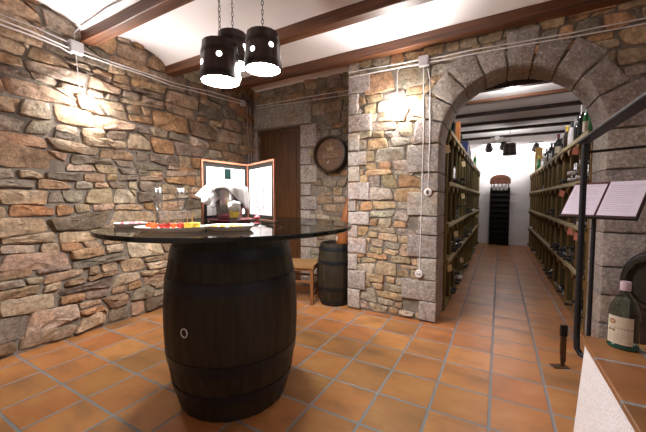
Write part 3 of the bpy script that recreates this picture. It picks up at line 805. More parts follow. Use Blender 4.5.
for i in range(8):
    px = -.125 + .026 * i + rng.uniform(-.006, .006); py = rng.uniform(-.03, .02)
    loc = V(pl) + rx * px + ry * py + V((0, 0, .017))
    col = 'orange' if i in (0, 1, 2, 5) else 'red'
    t = thing('skewered_bite', loc, '', 'food', group='bites on the long platter')
    t['label'] = f'{"orange" if col == "orange" else "red"} bite on the long white platter{" with a toothpick" if i in (2, 4) else ""}, {["first", "second", "third", "fourth", "fifth", "sixth", "seventh", "eighth"][i]} from its stone-wall end'
    bm = bmesh.new(); blob(bm, (0, 0, .010), .016, .7, i); blob(bm, (.006, .004, .018), .009, .7, i + 9)
    obj('morsel', bm, MT[col], t, smooth=True)
    if i in (2, 4): obj('toothpick', tube_bm([(0, 0, .012), (.003, 0, .085)], .0021, 6), MT['toothpick'], t)
for i in range(5):
    px = .078 + .022 * (i % 3) + (i // 3) * .012; py = -.02 + .03 * (i // 3)
    loc = V(pl) + rx * px + ry * py + V((0, 0, .012))
    t = thing('cheese_cube', loc, f'yellow cheese cube at the bucket end of the long platter, {"front" if i < 3 else "back"} row, {["first", "second", "third", "first", "second"][i]} in line', 'food', rz=rng.uniform(0, 1), group='cheese cubes on the long platter')
    obj('cube_body', box_bm((-.012, -.012, 0), (.012, .012, .030), .002), MT['yellow'], t)
    if i in (0, 1, 3): obj('toothpick', tube_bm([(0, 0, .018), (.002, 0, .078)], .0021, 6), MT['toothpick'], t)
for i in range(4):
    a = i * 1.7; loc = V(p2) + rx * (.045 * math.cos(a)) + ry * (.03 * math.sin(a)) + V((0, 0, .018))
    bm = bmesh.new(); blob(bm, (0, 0, .004), .012, .5, i)
    o = obj('pink_morsel', bm, MT['pink'], smooth=True, loc=loc); tag(o, 'pinkish scrap lying on the small white plate', 'food', 'pink scraps on the small plate')
for i in range(4):
    loc = V(p3) + rx * (-.065 + .04 * i) + ry * rng.uniform(-.03, .0) + V((0, 0, .020))
    bm = bmesh.new(); lathe(bm, [(0, 0), (.019, 0), (.020, .006), (0, .009)], 14)
    bmesh.ops.rotate(bm, verts=bm.verts, cent=(0, 0, 0), matrix=Matrix.Rotation(.12, 3, 'X'))
    o = obj('yellow_slice', bm, MT['yellow'], smooth=True, loc=loc); tag(o, f'yellow slice on the white plate before the bucket, {["first", "second", "third", "fourth"][i]} from its stone-wall side', 'food', 'yellow slices on the plate')

# folding display board: two framed white panels hinged together
hg, plf, prt = V(on_table(248.5, 219.0)), V(on_table(202, 222.2)), V(on_table(275.2, 222.4))
fb = thing('folding_board', (hg.x, hg.y, TZ), 'copper-framed folding board of two white panels standing open on the glass table', 'display board')
def leaf(name, tip, top_h):
    d = V((tip.x - hg.x, tip.y - hg.y, 0)); L = d.length; d.normalize(); n = V((-d.y, d.x, 0))
    if n.dot(V((0, 0, 0)) - hg) < 0: n = -n
    P = lambda u, z, k: d * u + n * k + V((0, 0, z))
    fw = .012
    bm = bmesh.new()
    for (u0, u1, z0, z1) in ((0, fw, 0, top_h), (L - fw, L, 0, top_h), (fw, L - fw, 0, fw), (fw, L - fw, top_h - fw, top_h)):
        prism(bm, [(u0, z0), (u1, z0), (u1, z1), (u0, z1)], P, -.007, .007)
    fr = obj(name, bm, MT['copper'], fb)
    bm = bmesh.new(); prism(bm, [(fw, fw), (L - fw, fw), (L - fw, top_h - fw), (fw, top_h - fw)], P, -.006, .003)
    obj('dark_mount', bm, MT['mat_board'], fr)
    mg = .027
    bm = bmesh.new(); prism(bm, [(fw + mg, fw + mg * 1.1), (L - fw - mg, fw + mg * 1.1), (L - fw - mg, top_h - fw - mg * 1.2), (fw + mg, top_h - fw - mg * 1.2)], P, .003, .0045)
    o = obj('white_panel', bm, MT['paper'], fr); o['label'] = 'bright white panel'
    return P, L, fr
P_, L_, fr_ = leaf('folding_leaf', plf, .420)
bm = bmesh.new(); prism(bm, [(L_ * .41, .298), (L_ * .545, .298), (L_ * .545, .372), (L_ * .41, .372)], P_, .005, .0065); obj('green_sticker', bm, MT['green_sticker'], fr_)
leaf('folding_leaf', prt, .420)

# ice bucket with a napkin over its rim
bk = V(on_table(229.5, 220.6, LZ))
o = obj('red_tray', lathe_bm([(0, 0), (.140, 0), (.148, .012), (.144, .013), (.136, .005), (0, .005)], 40), MT['red_tray'], smooth=True, loc=(bk.x, bk.y, LZ)); tag(o, 'flat dark red dish under the ice bucket', 'tray')
ib = thing('ice_bucket', (bk.x, bk.y, LZ + .006), 'brushed steel ice bucket covered by a white napkin', 'bucket')
obj('body', lathe_bm([(0, 0), (.074, 0), (.080, .01), (.092, .12), (.100, .20), (.104, .204), (.104, .210), (.098, .210), (.090, .12), (.076, .012), (0, .012)], 40), MT['steel'], ib, smooth=True)
for a in (YAW, YAW + PI):
    obj('handle', tube_bm([V((.097 * math.cos(a), .097 * math.sin(a), .165)) + V((math.cos(a), math.sin(a), 0)) * .022 * math.sin(t * PI / 6) + V((0, 0, .03 * math.cos(t * PI / 6) - .01)) for t in range(7)], .004, 6), MT['steel'], ib, smooth=True)
bm = bmesh.new(); nA, nR = 72, 16; grid = []
for j in range(nR + 1):
    ring = []
    for i in range(nA):
        a = 2 * PI * i / nA
        # a = 0 points to camera right, pi to camera left, -pi/2 to the camera
        s = math.cos(a); front = max(0, -math.sin(a)); left = max(0, -s); right = max(0, s)
        drop = .035 + .05 * left ** 3 + .12 * right ** 1.6 + .08 * max(0, math.sin(a)); drop -= .02 * front
        t = j / nR
        Lin = .11; tot = Lin + drop; q = t * tot
        fold = .006 * math.sin(a * 9) + .004 * math.sin(a * 15 + 1)
        if q < Lin:
            r_ = q; z_ = .222 + .028 * math.cos(q / Lin * PI / 2) + fold * .3 * q / Lin
        else:
            w = q - Lin
            flare = .01 * left ** 4 * min(1, w / .10) + .012 * right
            r_ = .112 + flare * .9 + fold * min(1, w / .05); z_ = .222 - w * (1 - .25 * left ** 4)
        ring.append(bm.verts.new((rx * (r_ * math.cos(a)) + ry * (r_ * math.sin(a))) + V((0, 0, z_)) if False else V((rx.x * r_ * math.cos(a) + ry.x * r_ * math.sin(a), rx.y * r_ * math.cos(a) + ry.y * r_ * math.sin(a), z_))))
        if j == 0: break
    grid.append(ring)
for k in range(nA): bm.faces.new((grid[0][0], grid[1][k], grid[1][(k + 1) % nA]))
for a, b_ in zip(grid[1:], grid[2:]):
    for k in range(nA): bm.faces.new((a[k], a[(k + 1) % nA], b_[(k + 1) % nA], b_[k]))
org = V((bk.x, bk.y, LZ + .006))
cL, cT, cR, cB = (cam_ray(196, 196, 2.02) - org, cam_ray(210, 181, 2.10) - org, cam_ray(227, 189, 2.03) - org, cam_ray(209, 208, 2.00) - org)
nq = 12; gq = []
for i in range(nq + 1):
    gq.append([])
    for j in range(nq + 1):
        a, b_ = i / nq, j / nq
        p = (cT * (1 - a) + cL * a) * (1 - b_) + (cR * (1 - a) + cB * a) * b_
        gq[-1].append(bm.verts.new(p + (rx * -.5 - ry) * (.010 * math.sin(b_ * 11 + a * 2) * (.4 + a))))
for i in range(nq):
    for j in range(nq): bm.faces.new((gq[i][j], gq[i + 1][j], gq[i + 1][j + 1], gq[i][j + 1]))
o = obj('napkin', bm, MT['cloth'], smooth='all', loc=org); tag(o, 'white cloth napkin draped over the ice bucket with one corner hanging out', 'napkin')
md = o.modifiers.new('s', 'SOLIDIFY'); md.thickness = .003

# small glass with yellow band and white top
cg = V(on_table(234.5, 225.0)); g = thing('sorbet_glass', (cg.x, cg.y, TZ + .0), 'small glass with a yellow band and frothy white top before the bucket', 'glass')
g.location = (cg.x, cg.y, LZ); g.scale = (1.2, 1.2, 1.15)
obj('bowl', lathe_bm([(0, 0), (.018, 0), (.020, .004), (.030, .10), (.0285, .10), (.018, .006), (0, .006)], 24), MT['glass'], g, smooth='all')
obj('yellow_layer', lathe_bm([(0, .030), (.0215, .030), (.0250, .062), (0, .062)], 24), MT['yellow'], g, smooth=True)
bm = bmesh.new()
for k in range(9):
    a = k * 2.4; blob(bm, (.014 * math.cos(a), .014 * math.sin(a), .09 + .012 * math.sin(k * 1.7)), .019, .9, k)
blob(bm, (0, 0, .085), .026, 1., 3)
obj('froth', bm, MT['cloth'], g, smooth='all')
bm = bmesh.new(); blob(bm, (0, 0, .017), .019, .9, 4)
o = obj('radish', bm, MT['pink'], smooth=True, loc=on_table(257.3, 219.8, LZ)); tag(o, 'small pink round fruit beside the ice bucket on the glass tray', 'food')

# ------------------------------------------------------------------ bottles
def bottle_prof(h=.30, r=.0375, neck=.0145):
    return [(0, .004), (r * .6, .0), (r * .93, .0), (r, .008), (r, h * .58), (r * .93, h * .65), (r * .6, h * .73), (neck, h * .80), (neck * .93, h * .95), (neck * 1.12, h * .955), (neck * 1.12, h), (0, h)]
def bottle(loc, label, glass, cap, lab, h=.30, r=.0375, group=None, cat='bottle'):
    t = thing('wine_bottle', loc, label, cat, group=group)
    obj('body', lathe_bm(bottle_prof(h, r), 20), glass, t, smooth=True)
    obj('capsule', lathe_bm([(.0152, h * .80), (.0152, h * .955), (.0175, h * .96), (.0175, h + .001), (0, h + .001)], 14), cap, t, smooth=True)
    if lab: obj('label', lathe_bm([(r + .0006, h * .16), (r + .0006, h * .46)], 20), lab, t, smooth=True)
    return t

# bottle on the landing
bl = V(on_table(622.5, 347.5, ZS))
t = thing('liquor_bottle', (bl.x, bl.y, ZS), 'clear flask-shaped bottle with a cream label and pale pink cap on the tiled landing', 'bottle', rz=-.38)
prof = [(0, .006), (.030, 0), (.046, 0), (.0495, .006), (.050, .14), (.047, .165), (.036, .195), (.020, .222), (.0155, .235), (.0150, .262), (.0, .262)]
bm = lathe_bm(prof, 36)
for v in bm.verts: v.co.y *= .72 if v.co.z < .2 else .72 + .28 * min(1, (v.co.z - .2) / .03)
MT['flask'] = M_glass('flask_glass', (.62, .70, .64), rough=.03, p=3)
obj('body', bm, MT['flask'], t, smooth='all')
bm = lathe_bm([(0, .001), (.047, .0005), (.0505, .006), (.0505, .013), (.046, .018), (0, .018)], 36)
for v in bm.verts: v.co.y *= .73
o = obj('thick_base', bm, M('green_base_glass', (.012, .075, .05), .1), t, smooth=True); o['label'] = 'thick greenish glass base'
obj('cap', lathe_bm([(.0175, .240), (.0175, .274), (.016, .276), (0, .276)], 24), MT['cap_pink'], t, smooth=True)
bm = bmesh.new(); n = 18; ws = []
for k in range(n + 1):
    a = -PI / 2 - 1.05 + 1.75 * k / n; ws.append([bm.verts.new((.0512 * math.cos(a), .0512 * .74 * math.sin(a), z)) for z in (.022, .135)])
for a, b_ in zip(ws, ws[1:]): bm.faces.new((a[0], b_[0], b_[1], a[1]))
lb_ = obj('paper_label', bm, MT['label'], t, smooth=True)
def lab_patch(name, a0, z0, w, h_, mat, round_=False):
    bm = bmesh.new(); R_ = .0518
    if round_:
        pts = [(w / 2 * math.cos(2 * PI * k / 20), h_ / 2 * math.sin(2 * PI * k / 20)) for k in range(20)]
    else: pts = [(-w / 2, -h_ / 2), (0, -h_ / 2), (w / 2, -h_ / 2), (w / 2, h_ / 2), (0, h_ / 2), (-w / 2, h_ / 2)]
    bm.faces.new([bm.verts.new((R_ * math.cos(a0 + u / .0455), R_ * .74 * math.sin(a0 + u / .0455), z0 + v)) for u, v in pts])
    return obj(name, bm, mat, lb_)
lab_patch('emblem', -PI / 2 - .62, .112, .021, .021, M('label_brown', (.22, .075, .04), .7), True)
lab_patch('emblem_centre', -PI / 2 - .62, .112, .013, .013, M('label_tan', (.48, .30, .18), .7), True)
bpy.data.objects['emblem_centre'].scale = (1.004, 1.004, 1)
mg_ = M('label_olive', (.16, .12, .03), .7)
for k in (-.0065, .0065): lab_patch('gold_medal', -PI / 2 - .66 + k / .0455, .077, .0115, .009, mg_, True)
mp_ = M('label_print', (.36, .28, .23), .8)
rng = random.Random(4); x = -.85
while x < .52:
    w_ = rng.uniform(.004, .008); lab_patch('print', -PI / 2 + x + .1, .0875, w_, .006 if x < .1 else .007, mp_); x += (w_ + .0035) / .0455
for zl, e in ((.062, .4), (.054, .5), (.046, .3), (.037, .45)):
    x = -.8
    while x < e:
        w_ = rng.uniform(.006, .014); lab_patch('print', -PI / 2 + x, zl, w_, .0014, mp_); x += (w_ + .003) / .0455

# ------------------------------------------------------------------ cellar racks
def ordinal(n): return ['first', 'second', 'third', 'fourth', 'fifth', 'sixth', 'seventh', 'eighth', 'ninth', 'tenth', 'eleventh', 'twelfth', 'thirteenth', 'fourteenth', 'fifteenth', 'sixteenth'][n - 1]
def rack(side, xf, depth, y0, y1, zs, pitch, label, mat):
    """xf: front plane, shelves reach |depth| back from the corridor; side -1 = at -X, +1 = at +X"""
    t = thing('bottle_rack', (xf, y0, 0), label, 'rack')
    Ln = y1 - y0
    P = lambda x, y, z: V((side * x, y, z))
    n = int(round(Ln / pitch)); pt = Ln / n
    def bb(a, b):
        lo = [min(side * a[0], side * b[0]), a[1], a[2]]; hi = [max(side * a[0], side * b[0]), b[1], b[2]]
        return box_bm(lo, hi)
    obj('back_panel', bb((depth, 0, .02), (depth + .015, Ln, zs[-1])), MT['rack_back'], t)
    obj('plinth', bb((.02, 0, 0), (depth, Ln, .05)), mat, t)
    for k, z in enumerate(zs[1:]):
        sh = obj('shelf', bb((.004, 0, z - .022), (depth, Ln, z)), mat, t)
        # scalloped pale lip: one arch over every compartment
        bm = bmesh.new()
        for i in range(n):
            a, b_ = i * pt, (i + 1) * pt; m = 8; e = .014
            bot = [(a, z - .105)] + [(a + e, z - .105)] + [(a + e + (pt - 2 * e) * q / m, z - .105 + .075 * math.sin(PI * q / m) ** .6) for q in range(1, m)] + [(b_ - e, z - .105), (b_, z - .105)]
            for (q0, q1) in zip(bot, bot[1:]):
                f = [P(0, q0[0], q0[1]), P(0, q1[0], q1[1]), P(0, q1[0], z), P(0, q0[0], z)]
                g_ = [p + V((side * .016, 0, 0)) for p in f]
                va = [bm.verts.new(p) for p in f]; vb = [bm.verts.new(p) for p in g_]
                bm.faces.new(va); bm.faces.new(vb)
                for w_ in range(4): bm.faces.new((va[w_], va[(w_ + 1) % 4], vb[(w_ + 1) % 4], vb[w_]))
        bmesh.ops.remove_doubles(bm, verts=bm.verts, dist=.0002)
        for f in list(bm.faces):
            pass
        obj('shelf_lip', bm, mat, sh)
        obj('shelf_edge', bb((-.012, 0, z - .03), (.004, Ln, z + .008)), MT['lip'], sh)
    for i in range(n + 1):
        y = min(max(i * pt, .011), Ln - .011)
        dv = obj('divider', bb((.035, y - .008, .05), (depth, y + .008, zs[-1] - .022)), MT['rack_shaded'], t)
        obj('front_post', bb((.017, y - .013, .05), (.035, y + .013, zs[-1] - .022)), mat, dv)
    return t, n, pt
ZLs, ZRs = [.05, .55, .935, 1.375, 1.905], [.05, .505, .935, 1.367, 1.79]
XLs, XRs = -.46, .665
rL, nL, pL = rack(-1, XLs, .40, CY0 + .03, Y_END - .05, ZLs, .41, 'long olive wooden wine rack on the switch side of the cellar passage', MT['rack'])
rR, nR_, pR = rack(1, XRs, .38, CY0 + .03, Y_END - .05, ZRs, .45, 'long warm-toned wooden wine rack on the menu side of the cellar passage', MT['rack_warm'])
# lying bottles: one mesh, copied
lying = thing('wine_bottle', (0, 0, 0), '', 'bottle')
obj('body', lathe_bm(bottle_prof(.295, .0385), 16), MT['bottle_dark'], lying, smooth=True)
obj('capsule', lathe_bm([(.0152, .236), (.0152, .281), (.0175, .282), (.0175, .296), (0, .296)], 10), MT['foil_dark'], lying, smooth=True)
lying2 = None
rng = random.Random(77); used = False; TIER = ['lowest', 'second lowest', 'second highest', 'top']
caps = []
def lay_bottles(side, xf, y0, n, pt, zs, rackname, dens):
    global used, lying2
    for ti in range(4):
        for i in range(n):
            far = i / n
            if rng.random() > dens[ti] * (1 - .45 * far) and not (side > 0 and (ti, i) in ((3, 1), (3, 0), (1, 1), (0, 0), (2, 2))): continue
            force = side > 0 and (ti, i) in ((3, 1), (3, 0), (1, 1), (0, 0), (2, 2))
            cnt = rng.choice((2, 3, 5, 7, 9) if far < .35 else (1, 2, 3))
            yb = y0 + i * pt + .011; wd = pt - .022; nrow = int(wd // .081)
            base_out = rng.random() < .5; pale = rng.random() < .35
            if force: cnt = 11; pale = ti == 3; base_out = False
            k = 0; row = 0; cap = nrow
            while k < cnt and row < 4:
                for q in range(cap):
                    if k >= cnt: break
                    yy = yb + .042 + .0805 * q + .0402 * row + .004; zz_ = zs[ti] + .0392 + .0672 * row
                    if used is False: o = lying; used = True
                    elif pale and lying2: o = copy_tree(lying2)
                    else:
                        o = copy_tree(lying)
                        if pale:
                            lying2 = o
                            for c_ in o.children:
                                if c_.name.startswith('capsule'): c_.data = c_.data.copy(); c_.data.materials[0] = MT['label_white']
                    nk = (base_out + (rng.random() < .2)) % 2
                    # neck toward the passage or base toward it
                    if nk: o.location = (xf + side * .262, yy, zz_); o.rotation_euler = (0, -side * PI / 2, 0)
                    else: o.location = (xf + side * .018, yy, zz_); o.rotation_euler = (0, side * PI / 2, 0)
                    o['label'] = f'{"pale-capped " if pale else ""}dark bottle lying in {TIER[ti]} tier of the {rackname}, {ordinal(i + 1)} bay'
                    o['group'] = f'bottles lying in the {rackname}'
                    k += 1
                row += 1; cap -= 1
lay_bottles(-1, XLs, CY0 + .03, nL, pL, ZLs, 'switch-side rack', (.75, .65, .7, .45))
lay_bottles(1, XRs, CY0 + .03, nR_, pR, ZRs, 'menu-side rack', (.6, .65, .6, .5))
# bottles standing on the menu-side rack
ZT = 1.80
def at_rack(u, x): # y where pixel column u meets plane x at rack-top height
    d = cam_ray(u, 140, 1.0) - C0; return d.y * (x / d.x)
row = [(593, .05, 'bright green bottle standing first on the menu-side rack, next to the arch', 'bottle_green', 'foil', None, .31), (587, .07, 'bright green bottle standing second on the menu-side rack', 'bottle_green', 'foil_dark', 'label', .34),
       (581.5, .06, 'tall black bottle with a pale neck, third on the menu-side rack', 'bottle_dark', 'label_white', None, .36), (577.5, .09, 'tall black bottle standing fourth on the menu-side rack', 'bottle_dark', 'foil_dark', None, .34),
       (571.5, .08, 'white bottle with a dark neck standing on the menu-side rack', 'bottle_white', 'foil_dark', 'label_white', .33), (567, .06, 'brown bottle just beyond the white one on the menu-side rack', 'bottle_brown', 'yellow', None, .31),
       (561.5, .13, 'dark green bottle in the middle of the menu-side rack top', 'bottle_dark', 'foil_dark', 'label_white', .31), (558.5, .05, 'dark bottle with red foil in the middle of the menu-side rack top', 'bottle_dark', 'foil', 'label', .32),
       (555, .09, 'black bottle with dark foil and no label, ninth on the menu-side rack', 'bottle_dark', 'foil_dark', None, .30), (552, .06, 'dark bottle with a white label, tenth on the menu-side rack', 'bottle_dark', 'foil_dark', 'label_white', .31),
       (549.5, .07, 'dark bottle with a pale neck, eleventh on the menu-side rack', 'bottle_dark', 'label_white', None, .30), (547, .05, 'dark bottle with a cream label, twelfth on the menu-side rack', 'bottle_dark', 'foil', 'label', .30),
       (544.5, .08, 'brown bottle near the far end of the menu-side rack top', 'bottle_brown', 'foil_dark', 'label_white', .30), (539.5, .05, 'green bottle with gold foil at the far end of the menu-side rack', 'bottle_green', 'yellow', None, .33)]
for u, dx, l, gm, cm, lm, h in row:
    x = XRs + dx; bottle((x, at_rack(u, x), ZT - .0), l, MT[gm], MT[cm], MT[lm] if lm else None, h=h, group='bottles standing on the menu-side rack')
ZT2 = 1.913
rowL = [(447.5, .05, 'dark green bottle standing first on the switch-side rack, next to the arch', 'bottle_green', 'foil_dark', None, .29), (452, .05, 'dark green bottle standing second on the switch-side rack', 'bottle_dark', 'bottle_green', None, .30),
        (459.5, .06, 'dark bottle standing between the orange box and the blue box', 'bottle_dark', 'foil_dark', None, .30), (469.5, .06, 'white bottle standing past the blue box on the switch-side rack', 'bottle_white', 'label_white', None, .28), (475.5, .05, 'green bottle with gold foil at the far end of the switch-side rack', 'bottle_green', 'yellow', None, .33)]
for u, dx, l, gm, cm, lm, h in rowL:
    x = XLs - dx; bottle((x, at_rack(u, x), ZT2), l, MT[gm], MT[cm], MT[lm] if lm else None, h=h, group='bottles standing on the switch-side rack')
for u, nm, l, m, s in ((456.3, 'box', 'upright orange-brown box on the switch-side rack among dark bottles', 'orange_wood', (.06, .12, .36)), (464.5, 'box', 'blue box on top of the switch-side rack', 'blue', (.08, .30, .26))):
    x = XLs - .09; y = at_rack(u, x)
    t = thing(nm, (x, y, ZT2), l, 'box')
    obj('carton', box_bm((-s[0], -s[1] / 2, 0), (s[0] * .8, s[1] / 2, s[2] - .02), .003), MT[m], t)
    obj('lid', box_bm((-s[0] - .003, -s[1] / 2 - .003, s[2] - .02), (s[0] * .8 + .003, s[1] / 2 + .003, s[2]), .003), MT[m], t)
# paper tags hung on the shelf edges
def tag_at(u, v, x, side, mat, label, grp, s=(.075, .105)):
    d = cam_ray(u, v, 1.0) - C0; k = x / d.x; p = C0 + d * k
    bm = box_bm((-.0008, -s[0] / 2, -s[1] / 2), (.0008, s[0] / 2, s[1] / 2)); bmesh.ops.rotate(bm, verts=bm.verts, cent=(0, 0, 0), matrix=Matrix.Rotation(side * .75, 3, 'Z') @ Matrix.Rotation(.22, 3, 'X'))
    o = obj('paper_tag', bm, MT[mat], loc=(p.x, p.y, p.z)); tag(o, label, 'tag', grp)
for i, (u, v, l) in enumerate(((447.5, 149, 'under the top shelf next to the arch'), (463.5, 164, 'under the top shelf beyond the blue box'), (463, 196, 'below the third shelf edge, midway'), (456, 234, 'below the second shelf edge near the arch'), (449.8, 268, 'below the lowest shelf edge next to the arch'), (461.5, 260, 'below the lowest shelf edge, one bay farther in'), (477.5, 216, 'near the far end of the second shelf'))):
    tag_at(u, v, XLs + .014, -1, 'tag_cream', f'cream paper tag on the switch-side rack, {l}', 'paper tags on the switch-side rack', (.06 if i < 6 else .10, .072))
for u, v, l in ((575.5, 151, 'under the top shelf beside the railing post'), (561.8, 193.5, 'under the third shelf beside the menu'), (570.5, 231.5, 'under the second shelf edge below the menu'), (577.5, 237, 'under the second shelf right behind the post')):
    tag_at(u, v, XRs - .014, 1, 'tag_pink', f'pinkish paper tag on the menu-side rack, {l}', 'paper tags on the menu-side rack', (.065, .07))

# tall rack at the end of the passage
tr = thing('bottle_tower', (.012, Y_END - .24, 0), 'tall narrow dark bottle rack with an arched wooden head at the end wall', 'rack')
for x in (-.225, .205): obj('side_panel', box_bm((x, -.02, 0), (x + .02, .22, 1.50)), MT['rack_back'], tr)
obj('back_panel', box_bm((-.205, .20, 0), (.205, .22, 1.50)), MT['dark'], tr)
for k in range(11): obj('shelf', box_bm((-.205, -.015, .06 + .135 * k), (.205, .20, .075 + .135 * k)), MT['beam_dark'], tr)
bm = bmesh.new(); pts = [(-.235, 1.50), (.235, 1.50), (.235, 1.66)] + [(.235 * math.cos(PI * k / 16), 1.66 + .15 * math.sin(PI * k / 16)) for k in range(1, 16)] + [(-.235, 1.66)]
pts = [(-.235, 1.59), (.235, 1.59), (.235, 1.68)] + pts[3:-1] + [(-.235, 1.68)]
prism(bm, [(u, v + .02 if v > 1.6 else v) for u, v in pts], lambda u, z, n: V((u, n, z)), -.03, .0); bmesh.ops.triangulate(bm, faces=[f for f in bm.faces if len(f.verts) > 4])
hb = obj('arched_head', bm, M('head_wood', (.17, .052, .02), .5, nscale=6, namt=.3), tr)
bm = bmesh.new()
for k in range(7): bx(bm, (-.12 + k * .036, -.032, 1.715), (-.10 + k * .036, -.0295, 1.735))
obj('carved_mark', bm, MT['beam_dark'], hb)
for x in (-.20, .18): obj('post', box_bm((x, -.01, 1.50), (x + .02, .02, 1.60)), MT['rack_back'], tr)
first = None
for k in range(4):
    loc = (.012 - .135 + .09 * k, Y_END - .17, 1.501 - .001)
    if first is None:
        first = bottle(loc, '', MT['bottle_white'], MT['foil'], MT['label_white'], h=.19, r=.034, group='bottles on the tall end rack'); o = first
        first.location.z = .075 + 1.35 + .0
    else: o = copy_tree(first); o.location = (loc[0], loc[1], first.location.z)
    o['label'] = f'pale bottle under the arched head of the end rack, {ordinal(k + 1)} from the switch-side rack'

# ------------------------------------------------------------------ bucket lamps
def bucket_lamp(loc, label, ztop, k=1., rz=0, lit=True, name='bucket_lamp', group='bucket lamps over the glass table'):
    """loc: centre of the open bottom"""
    t = thing(name, loc, label, 'lamp', rz=rz, group=group)
    h, rb, rt = .232 * k, .126 * k, .107 * k
    rad = lambda z: rb + (rt - rb) * z / h
    bm = bmesh.new(); seg = 60; rings = []
    prof = [(rad(0), 0), (rad(h * .5), h * .5), (rad(h), h), (rad(h) - .012, h), (rad(h) - .013, h - .012), (0, h - .012)]
    for r_, z in prof[:-1]:
        rings.append([bm.verts.new(((r_ - (.002 if q % 4 == 0 else 0)) * math.cos(2 * PI * q / seg), (r_ - (.002 if q % 4 == 0 else 0)) * math.sin(2 * PI * q / seg), z)) for q in range(seg)])
    cv = bm.verts.new((0, 0, h - .012))
    inn = [[bm.verts.new(((r_) * math.cos(2 * PI * q / seg), r_ * math.sin(2 * PI * q / seg), z)) for q in range(seg)] for r_, z in ((rad(0) - .012, 0), (rad(h) - .014, h - .03))]
    cv2 = bm.verts.new((0, 0, h - .03))
    for a, b_ in zip(rings, rings[1:]):
        for q in range(seg): bm.faces.new((a[q], a[(q + 1) % seg], b_[(q + 1) % seg], b_[q]))
    for q in range(seg):
        bm.faces.new((rings[-1][q], rings[-1][(q + 1) % seg], cv)); bm.faces.new((rings[0][q], rings[0][(q + 1) % seg], inn[0][(q + 1) % seg], inn[0][q]))
        bm.faces.new((inn[0][q], inn[0][(q + 1) % seg], inn[1][(q + 1) % seg], inn[1][q])); bm.faces.new((inn[1][q], inn[1][(q + 1) % seg], cv2))
    sh = obj('shade', bm, MT['tub'], t, smooth=True)
    for z0, z1 in ((.010, .042), (.158, .182)):
        z0 *= k; z1 *= k
        obj('hoop', lathe_bm([(rad(z0) - .002, z0), (rad(z0) + .003, z0), (rad(z1) + .003, z1), (rad(z1) - .002, z1)], 48), MT['tub_hoop'], t, smooth=True)
    if lit:
        obj('diffuser', lathe_bm([(0, .004), (rad(0) - .013, .006)], 40), MT['diffuser'], t)
        for i in range(6):
            a = 2 * PI * i / 6; z = (.125 if i % 2 else .09) * k
            m4 = Matrix.Translation((math.cos(a) * (rad(z) + .0012), math.sin(a) * (rad(z) + .0012), z)) @ Matrix.Rotation(a, 4, 'Z') @ Matrix.Rotation(PI / 2, 4, 'Y')
            bm = bmesh.new(); bmesh.ops.create_circle(bm, cap_ends=True, segments=18, radius=.0165 * k, matrix=m4)
            o = obj('light_hole', bm, MT['hole_glow'], t); o['label'] = 'round hole glowing with the lamp inside'
    obj('bail', tube_bm([(-.07 * k, 0, h - .005), (-.045 * k, 0, h + .03 * k), (0, 0, h + .045 * k), (.045 * k, 0, h + .03 * k), (.07 * k, 0, h - .005)], .004, 6), MT['tub_hoop'], t, smooth=True)
    # hanging chain: links are one mesh
    bm = bmesh.new(); z = h + .04 * k; L = ztop - loc[2] - z; nl = max(4, int(L / .03))
    for i in range(nl):
        zc = z + L * (i + .5) / nl; hl = L / nl * .62
        a = 0 if i % 2 else PI / 2
        tube(bm, [(math.cos(a) * .0075 * math.cos(2 * PI * q / 10), math.sin(a) * .0075 * math.cos(2 * PI * q / 10), zc + hl * math.sin(2 * PI * q / 10)) for q in range(11)], .0022, 5, cap=False)
    obj('chain', bm, MT['chain'], t, smooth=True)
    return t
LA = cam_ray(220.5, 82, 1.98); LB = cam_ray(263, 70, 2.12); LC = cam_ray(233, 66, 2.42)
bucket_lamp(LA, 'dark wooden bucket lamp hanging lowest of three, on the stone-wall side', hang_z(LA.y), 1.0, rz=.25)
bucket_lamp(LB, 'dark wooden bucket lamp of three hanging nearest the arch', hang_z(LB.y), 1.0, rz=.65)
bucket_lamp(LC, 'dark wooden bucket lamp of three hanging behind the other two', hang_z(LC.y), 1.0, rz=1.1)
LD = cam_ray(509.5, 155.2, 6.05)
bucket_lamp(LD, 'small dark bucket lamp hanging unlit in the cellar passage', CZ + .01, .94, name='bucket_lamp', group=None, lit=False)

# ------------------------------------------------------------------ wall lamps, wiring
def wall_lamp(p, n, label):
    t = thing('wall_lamp', p, label, 'lamp', group='bare bulbs on the stone walls')
    n = V(n)
    obj('bracket', tube_bm([n * .0, n * .06 + V((0, 0, .012)), n * .085 + V((0, 0, .045))], .007, 8), MT['plastic_grey'], t, smooth=True)
    obj('socket', lathe_bm([(0, .030), (.014, .030), (.016, .07), (0, .07)], 16, center=n * .085), MT['plastic_grey'], t, smooth=True)
    bm = bmesh.new(); bmesh.ops.create_uvsphere(bm, u_segments=16, v_segments=10, radius=.032, matrix=Matrix.Translation(n * .085))
    obj('bulb', bm, MT['sconce_glow'], t, smooth='all')
S1 = V((XL + .03, 1.425, 2.045)); S2 = V((-.88, YA - .022, 2.085))
wall_lamp(S1, (1, 0, 0), 'glowing bare wall lamp on the rough stone wall under the junction box')
wall_lamp(S2, (0, -1, 0), 'glowing bare wall lamp on the pillar beside the arch')
def cable(name, pts, r, label, mat='plastic', cat='cable', group=None):
    return tag(obj(name, tube_bm(pts, r, 6), MT[mat], smooth=True), label, cat, group)
def wig(pts, amp, seed, step=.12):
    out = []; pts = [V(p) for p in pts]
    for a, b_ in zip(pts, pts[1:]):
        k = max(1, int((b_ - a).length / step))
        for j in range(k):
            p = a.lerp(b_, j / k); out.append(p + V((mnoise.noise(V((p.x * 3, p.y * 3, seed))), mnoise.noise(V((p.x * 3, p.y * 3, seed + 9))), mnoise.noise(V((p.x * 3 + 4, p.y * 3, seed + 5))))) * amp)
    out.append(pts[-1]); return out
